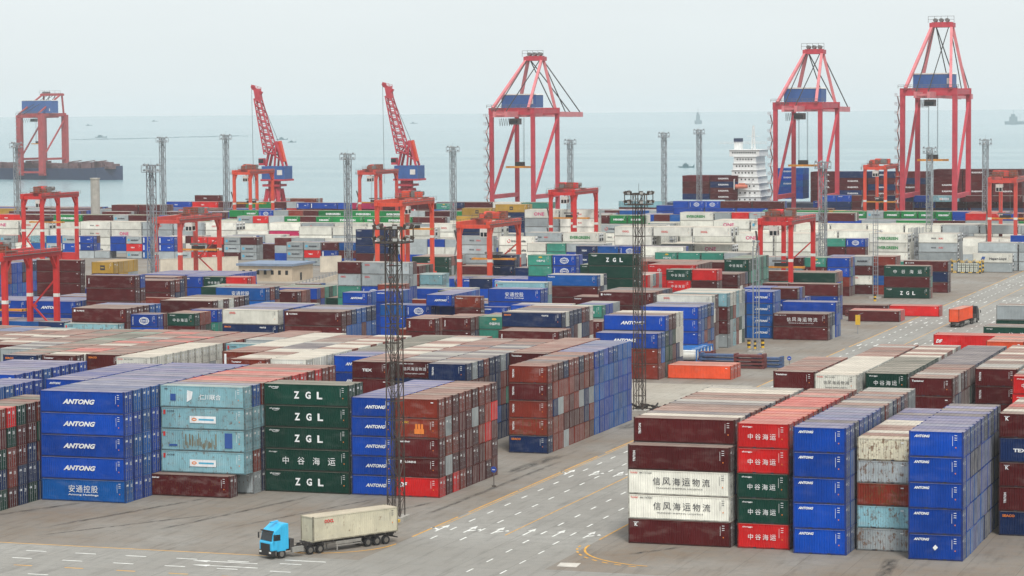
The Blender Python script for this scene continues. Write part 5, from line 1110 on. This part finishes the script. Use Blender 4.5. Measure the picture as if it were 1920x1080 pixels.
def loaded(name, lab, col, L, h, code, loc, rz, off, z, rust):
    root = empty(name, lab, 'short container' if L < 8 else 'long container', (0, 0, 0), rz)
    d = Vector((math.cos(rz), math.sin(rz), 0)); p = Vector((d.y, -d.x, 0))
    root.location = Vector(loc) + d * off[0] + p * off[1]; root.location.z = z
    c = (*lin(COL[col]), rust); b_ = newo('body', body_mesh(L, h, code, col), root); b_.color = c
    for s in (0, 1): d_ = newo('door', door_mesh(h, s), root, (L - .04, 0, 0)); d_.color = c
# container sits reversed: its -y long side must face the camera
loaded('long_container', 'rust stained cream container with red letters riding on the blue cab truck', 'K', 12.192, 2.896, 'O', tf, TA + math.pi, (4.35, 1.22), 1.34, .62)
t2 = Vector((15.2, 331, .01)); make_truck('dark cab truck with orange load driving away along the road', t2, R_(84), CABK)
loaded('long_container', 'orange container on the dark cab truck driving away up the road', 'O', 12.192, 2.896, None, t2, R_(84) , (-16.6, 1.22), 1.36, .2)
# ------------------------------------------------------------------ buildings, fences, cages and small yard furniture
WALLC = plain('building_plaster', (188, 172, 150), .8, 0, .15, .4); ROOFB = plain('building_roof_blue', (120, 136, 158), .7, 0, .2, .5); WHW = plain('white_wall', (206, 196, 178), .85, 0, .2, .3)
bx, by = gp(447, 795); root = empty('office_building', 'low beige office building with a grey blue flat roof in the middle of the yard', 'building', (bx, by, 0))
mb = MB(); mb.box(0, 0, 0, 17.5, 16, 4.6); mb.build('wall', WALLC, root)
mb = MB(); mb.box(-.6, -.6, 4.6, 18.1, 16.6, 5.3); mb.build('roof', ROOFB, root)
for k in range(7):
    mb = MB(); x = 1.2 + 2.35 * k; mb.box(x, -.05, 2., x + .9, .02, 3.3); mb.build('window', CGL, root)
mb = MB(); mb.box(17.48, 6, .1, 17.56, 7.4, 2.4); mb.build('door', CGL, root)
mb = MB(); mb.box(7, -1.6, 3.4, 11, 0, 3.6); mb.build('canopy', ROOFB, root)
def wall(lab, p, q, h, t=.3, m=None, name='boundary_wall'):
    mb = MB(); mb.beam((*p, h / 2), (*q, h / 2), t, h); mb.beam((*p, h + .05), (*q, h + .05), t + .15, .12); o = mb.build(name, m or WHW); tag(o, lab, 'wall'); return o
wall('long low cream wall left of the office building', gp(300, 822), gp(446, 835), 5.2)
wall('short cream wall right of the office building', gp(600, 835), gp(640, 838), 5.)
def fence(lab, p, q, h, n, m, base=0, solid=None):
    root = empty('fence', lab, 'fence', (*p, 0)); p = Vector((0, 0, base)); q = Vector((q[0] - root.location.x, q[1] - root.location.y, base)); mb = MB()
    for k in range(4): z = h * (.2 + .26 * k); mb.beam(p + Vector((0, 0, z)), q + Vector((0, 0, z)), .07)
    mb.build('rail', m, root)
    if solid: mb = MB(); mb.beam(p + Vector((0, 0, h * .3)), q + Vector((0, 0, h * .3)), .2, h * .6); mb.build('panel', solid, root)
    for i in range(n + 1): c_ = p.lerp(q, i / n); mb = MB(); mb.beam(c_ - Vector((0, 0, base)), c_ + Vector((0, 0, h)), .16); mb.build('post', m, root)
fence('pale fence running from the office building toward the near stacks', gp(468, 690), gp(640, 805), 2.6, 26, MMASTG, 0, WHW)
fence('dark rail fence right of the pale fence', gp(520, 665), gp(700, 668), 2.4, 14, MMAST)
fence('rail fence along the road end in front of the reefers', gp(1752, 872), gp(1935, 885), 2.6, 12, MMAST)
sheet('side_road', -225, 430, -130, 452, .012, G_AISLE)
HZY = plain('hazard_yellow', (220, 176, 46), .6, 0, .2, 2.); IBC = plain('tank_plastic_white', (206, 210, 196), .4, 0, .12, 2.)
def cage(lab, x, y, nx, ny, nz, L=11, Wd=6):
    root = empty('tank_cage', lab, 'tank cage', (x, y, 0), 0, 'hazard striped racks of white liquid tanks')
    for a_ in (0, L):
        for b_ in (0, Wd):
            mb = MB()
            for k in range(6): mb.box(a_ - .22, b_ - .22, k * .62, a_ + .22, b_ + .22, k * .62 + .62, k % 2)
            mb.build('corner_post', [DARK, HZY], root)
    mb = MB()
    for z in (.35, 3.5):
        for p, q in (((0, 0), (L, 0)), ((L, 0), (L, Wd)), ((L, Wd), (0, Wd)), ((0, Wd), (0, 0))):
            for k in range(8): a0 = Vector((*p, z)).lerp(Vector((*q, z)), k / 8); a1 = Vector((*p, z)).lerp(Vector((*q, z)), (k + 1) / 8); mb.beam(a0, a1, .18, .2, k % 2)
    for k in range(5): mb.beam((L * k / 4, 0, 3.75), (L * k / 4, Wd, 4.1), .12, .1, 1)
    mb.build('frame', [DARK, HZY], root)
    for i in range(nx):
        for k in range(nz):
            for j in range(ny):
                x0 = 2.6 + i * 1.25; y0 = .6 + j * 1.2; z0 = .5 + k * 1.35; mb = MB(); mb.box(x0, y0, z0, x0 + 1.0, y0 + 1.05, z0 + 1.2, 0); mb.box(x0 - .03, y0 - .03, z0 - .12, x0 + 1.04, y0 + 1.08, z0, 1)
                for s in (0, .5, 1.): mb.beam((x0 + s, y0 - .03, z0), (x0 + s, y0 - .03, z0 + 1.2), .04, .04, 1)
                mb.beam((x0, y0 - .03, z0 + .6), (x0 + 1, y0 - .03, z0 + .6), .04, .04, 1)
                if j == 0: mb.build('liquid_tank', [IBC, DARK], root)
    return root
x, y = gp(1466, 586); cage('hazard striped rack with white tanks beside the maroon lettered pair', x, y, 5, 1, 2)
x, y = gp(1781, 805); cage('hazard striped rack with white tanks near the far road end', x, y, 5, 1, 2, 9.5, 6)
BLS = plain('sign_blue', (30, 70, 160), .5, 0, .05, 1.)
def sign(lab, x, y, h=2.2):
    root = empty('road_sign', lab, 'road sign', (x, y, 0), 0, 'small blue signs at the road edge'); mb = MB(); mb.cyl((0, 0, 0), (0, 0, h), .05, 6); mb.cyl((0, 0, 0), (0, 0, .12), .3, 8); mb.build('post', MMAST, root)
    mb = MB(); mb.cyl((0, -.08, h + .1), (0, -.03, h + .1), .42, 14); mb.build('sign_face', BLS, root)
    mb = MB(); mb.box(-.2, -.1, h + .02, .2, -.085, h + .12); mb.build('arrow_mark', TXT['w'], root)
for px, Z, lab in ((923, 352, 'small blue sign beside the maroon block by the near road'), (1481, 508, 'small blue sign near the orange containers'), (1520, 600, 'small blue sign beside the lettered maroon pair'), (1707, 725, 'small blue sign right of the green framed stack'), (1797, 820, 'small blue sign at the far rack of tanks')):
    sign(lab, *gp(px, Z))
x, y = gp(1610, 590); root = empty('notice_board', 'tall yellow notice board on a post by the far lane', 'sign', (x, y, 0)); mb = MB(); mb.cyl((0, 0, 0), (0, 0, 4), .08, 6); mb.build('post', MMASTG, root); mb = MB(); mb.box(-.55, -.12, 2.0, .55, -.04, 4.2); mb.build('panel', HZY, root); mb = MB(); mb.beam((0, 0, 4.2), (1.2, 0, 4.7), .1); mb.build('arm', MMASTG, root)
x, y = -5.5, 8.2; root = empty('guard_post', 'yellow and black striped guard post at the foot of the near mast', 'bollard', (x, y, 0)); mb = MB()
for k in range(6): mb.cyl((0, 0, k * .32), (0, 0, k * .32 + .32), .26, 12, k % 2)
mb.build('post', [HZY, DARK], root); mb = MB(); mb.box(-.7, -.3, .3, .7, .3, .62); mb.build('crossbar', HZY, root)
mb = MB(); mb.box(-7.6, 9.2, .3, -6.9, 9.7, 2.1, 0); mb.box(-7.7, 9.1, 0, -6.8, 9.8, .3, 1); tag(mb.build('electric_box', [MMASTG, CON]), 'grey electric box on the mast footing by the truck', 'electric box')
for k, (px, Z, lab) in enumerate(((1405, 556, 'leftmost striped post around the slim mast foot'), (1416, 554, 'middle striped post around the slim mast foot'), (1431, 556, 'rightmost striped post around the slim mast foot'), (1560, 640, 'orange drum shaped post near the far flat containers'), (1642, 690, 'yellow drum shaped post near the green framed stack'))):
    x, y = gp(px, Z); mb = MB()
    for j in range(4): mb.cyl((x, y, j * .45), (x, y, j * .45 + .45), .35, 10, j % 2)
    tag(mb.build('striped_post', [HZY, DARK]), lab, 'bollard', 'striped guard posts')
# tank containers: white vessel in a blue frame
FRB = plain('tank_frame_blue', (36, 112, 186), .5, 0, .15, 1.); VES = plain('tank_vessel_white', (222, 222, 214), .35, 0, .12, .8)
def tankc(lab, x, y, z=0.02):
    root = empty('tank_container', lab, 'tank container', (x, y, z), 0, 'white tank containers in blue frames'); mb = MB(); mb.cyl((.25, 1.22, 1.35), (5.8, 1.22, 1.35), 1.1, 22); mb.cyl((5.8, 1.22, 1.35), (5.98, 1.22, 1.35), 1.1, 22, 0, .6); mb.build('vessel', VES, root, sm=False)
    mb = MB()
    for a_ in (.08, 5.98):
        for b_ in (.08, 2.36): mb.beam((a_, b_, 0), (a_, b_, 2.59), .17)
        mb.beam((a_, 0, .1), (a_, 2.44, .1), .17); mb.beam((a_, 0, 2.5), (a_, 2.44, 2.5), .17); mb.beam((a_, .1, .1), (a_, .7, 2.5), .1); mb.beam((a_, 2.34, .1), (a_, 1.74, 2.5), .1)
    for b_ in (.08, 2.36): mb.beam((0, b_, .1), (6.06, b_, .1), .16); mb.beam((0, b_, 2.5), (6.06, b_, 2.5), .14)
    mb.box(1.5, .8, 2.45, 4.6, 1.6, 2.52); mb.build('frame', FRB, root)
x0, y0 = -28.6, 219.0
for k, o_ in enumerate(('nearest', 'second', 'third', 'fourth', 'farthest')): tankc('%s of the five white tank containers beside the blue lettered blocks' % o_, x0, y0 + 2.75 * k)
# flat racks lying by the aisle
FRK = plain('flat_rack_maroon', (104, 44, 44), .7, 0, .3, 1., rust=.5); FRN = plain('flat_rack_blue', (58, 84, 124), .7, 0, .3, 1., rust=.4)
def rack(lab, x, y, m, st=2, L=12.2):
    root = empty('flat_rack', lab, 'flat rack', (x, y, 0), 0, 'folded flat racks piled by the aisle')
    for k in range(st):
        mb = MB(); z = .05 + k * .72; mb.box(0, 0, z, L, 2.4, z + .42)
        for j in range(int(L / 1.2)): mb.box(.3 + j * 1.2, -.03, z + .08, .55 + j * 1.2, 0, z + .34)
        mb.build('deck', m, root)
        for s in (0, L - .5): mb = MB(); mb.box(s, .1, z + .42, s + .5, 2.3, z + .68); mb.build('end_wall', m, root)
for lab, px, Z, m_, st, L in (('blue folded flat racks in front of the tank containers', 1312, 522, FRN, 3, 12.2), ('maroon folded flat racks left of the blue ones', 1282, 528, FRK, 3, 6.1), ('maroon and blue folded flat racks under the slim mast', 1376, 512, FRK, 4, 6.1), ('blue folded flat racks right of the slim mast foot', 1409, 514, FRN, 3, 6.1), ('maroon folded flat racks before the far flat containers', 1586, 640, FRK, 2, 12.2)):
    rack(lab, *gp(px, Z), m_, st, L)
# steel racks that serve the reefers
def rrack(lab, x, y, n, h=11.5, D=8):
    root = empty('reefer_rack', lab, 'steel rack', (x, y, 0), 0, 'grey steel racks beside the reefer rows'); mb = MB()
    for k in range(n + 1):
        yy = k * D / n
        for xx in (0, 1.5): mb.beam((xx, yy, 0), (xx, yy, h), .22)
        if k < n:
            for z in range(1, int(h / 2.9) + 1): mb.box(-.1, yy, z * 2.9 - .08, 1.6, yy + D / n, z * 2.9, 0); mb.beam((0, yy, z * 2.9 - 2.6), (1.5, yy, z * 2.9), .14); mb.beam((1.6, yy, z * 2.9 + .9), (1.6, yy + D / n, z * 2.9 + .9), .08)
    for z in range(1, int(h / 2.9) + 1): mb.beam((0, -.3, z * 2.9 + 1), (1.5, -.3, z * 2.9 + 1), .1); mb.box(.3, -.5, z * 2.9 - 1.6, 1.2, -.2, z * 2.9 - .6)
    mb.build('frame', MMASTG, root)
for px, Z, n, lab in ((1300, 838, 3, 'left of the plain white reefers'), (1248, 850, 4, 'in the middle of the creamy roofed reefers'), (1222, 838, 3, 'right of the green lettered reefer by the mast'), (1371, 838, 3, 'between the plain and the magenta lettered reefers'), (1705, 858, 3, 'right of the green lettered reefer tower'), (1717, 862, 3, 'beside the grey reefer tower'), (1801, 868, 3, 'left of the low reefer at the road end'), (1019, 850, 3, 'behind the left legs of the central red yard crane'), (1104, 846, 3, 'beside the right leg of that red crane'), (1917, 870, 3, 'at the right end of the low reefer')):
    x, y = gp(px, Z); rrack('grey steel service rack ' + lab, x, y, n)
# wooded headland at the left shore and low bushes
LEAF = plain('headland_foliage', (40, 62, 46), .9, 0, .5, .8)
x, y = gp(135, 1115); mb = MB(); r = random.Random(4)
for k in range(2600):
    t = r.random(); cx = -22 + 44 * t; hz = 7.5 * math.sin(math.pi * min(1, t * .75 + .22)) ** .7; zz = r.uniform(0, 1) ** .5 * hz; yy = r.uniform(-5, 5)
    s = r.uniform(.35, .9); a_ = r.uniform(0, 6.3); u = Vector((math.cos(a_), math.sin(a_), r.uniform(-.6, .6))) * s; v_ = Vector((-math.sin(a_) * .4, math.cos(a_) * .4, 1)) * s; c_ = Vector((cx, yy, zz + 2))
    mb.add([c_ - u - v_, c_ + u - v_ * .6, c_ + v_, ], [(0, 1, 2)])
mb.box(-24, -4, -1, 24, 4, 3)
o = mb.build('headland_trees', LEAF, None, (x, y, 0)); tag(o, 'dark green tree mass on the shore right of the red crane', 'trees'); o['kind'] = 'stuff'
# scrap and lashing gear lying at the near edge of the yard
JUNK = plain('scrap_steel', (52, 50, 48), .8, .1, .4, 2., rust=.5)
x0, y0 = gp(1180, 441)
mb = MB(); r = random.Random(9)
for k in range(46):
    cx = x0 + r.uniform(-3, 7); cy = y0 + r.uniform(-2, 3); c_ = Vector((cx, cy, r.uniform(.15, .9))); d = Vector((r.uniform(-1, 1), r.uniform(-1, 1), r.uniform(-.2, .3))).normalized() * r.uniform(.4, 1.5); mb.beam(c_ - d, c_ + d, r.uniform(.1, .4), r.uniform(.1, .4))
o = mb.build('scrap_heap', JUNK); tag(o, 'dark heap of scrap steel around the foot of the second mast', 'scrap'); o['kind'] = 'stuff'
# ------------------------------------------------------------------ sea haze
mb = MB(); mb.box(-4500, -420, -4.2, 1500, 9300, 92)
hz = mb.build('haze', []); hz['kind'] = 'stuff'
m = bpy.data.materials.new('haze_air'); m.use_nodes = True; n = m.node_tree.nodes; n.clear(); l = m.node_tree.links
ou = n.new('ShaderNodeOutputMaterial'); pv = n.new('ShaderNodeVolumePrincipled'); pv.inputs['Density'].default_value = HAZE_D; pv.inputs['Color'].default_value = (.93, .97, 1.0, 1); pv.inputs['Anisotropy'].default_value = .2
l.new(pv.outputs[0], ou.inputs['Volume']); hz.data.materials.append(m)
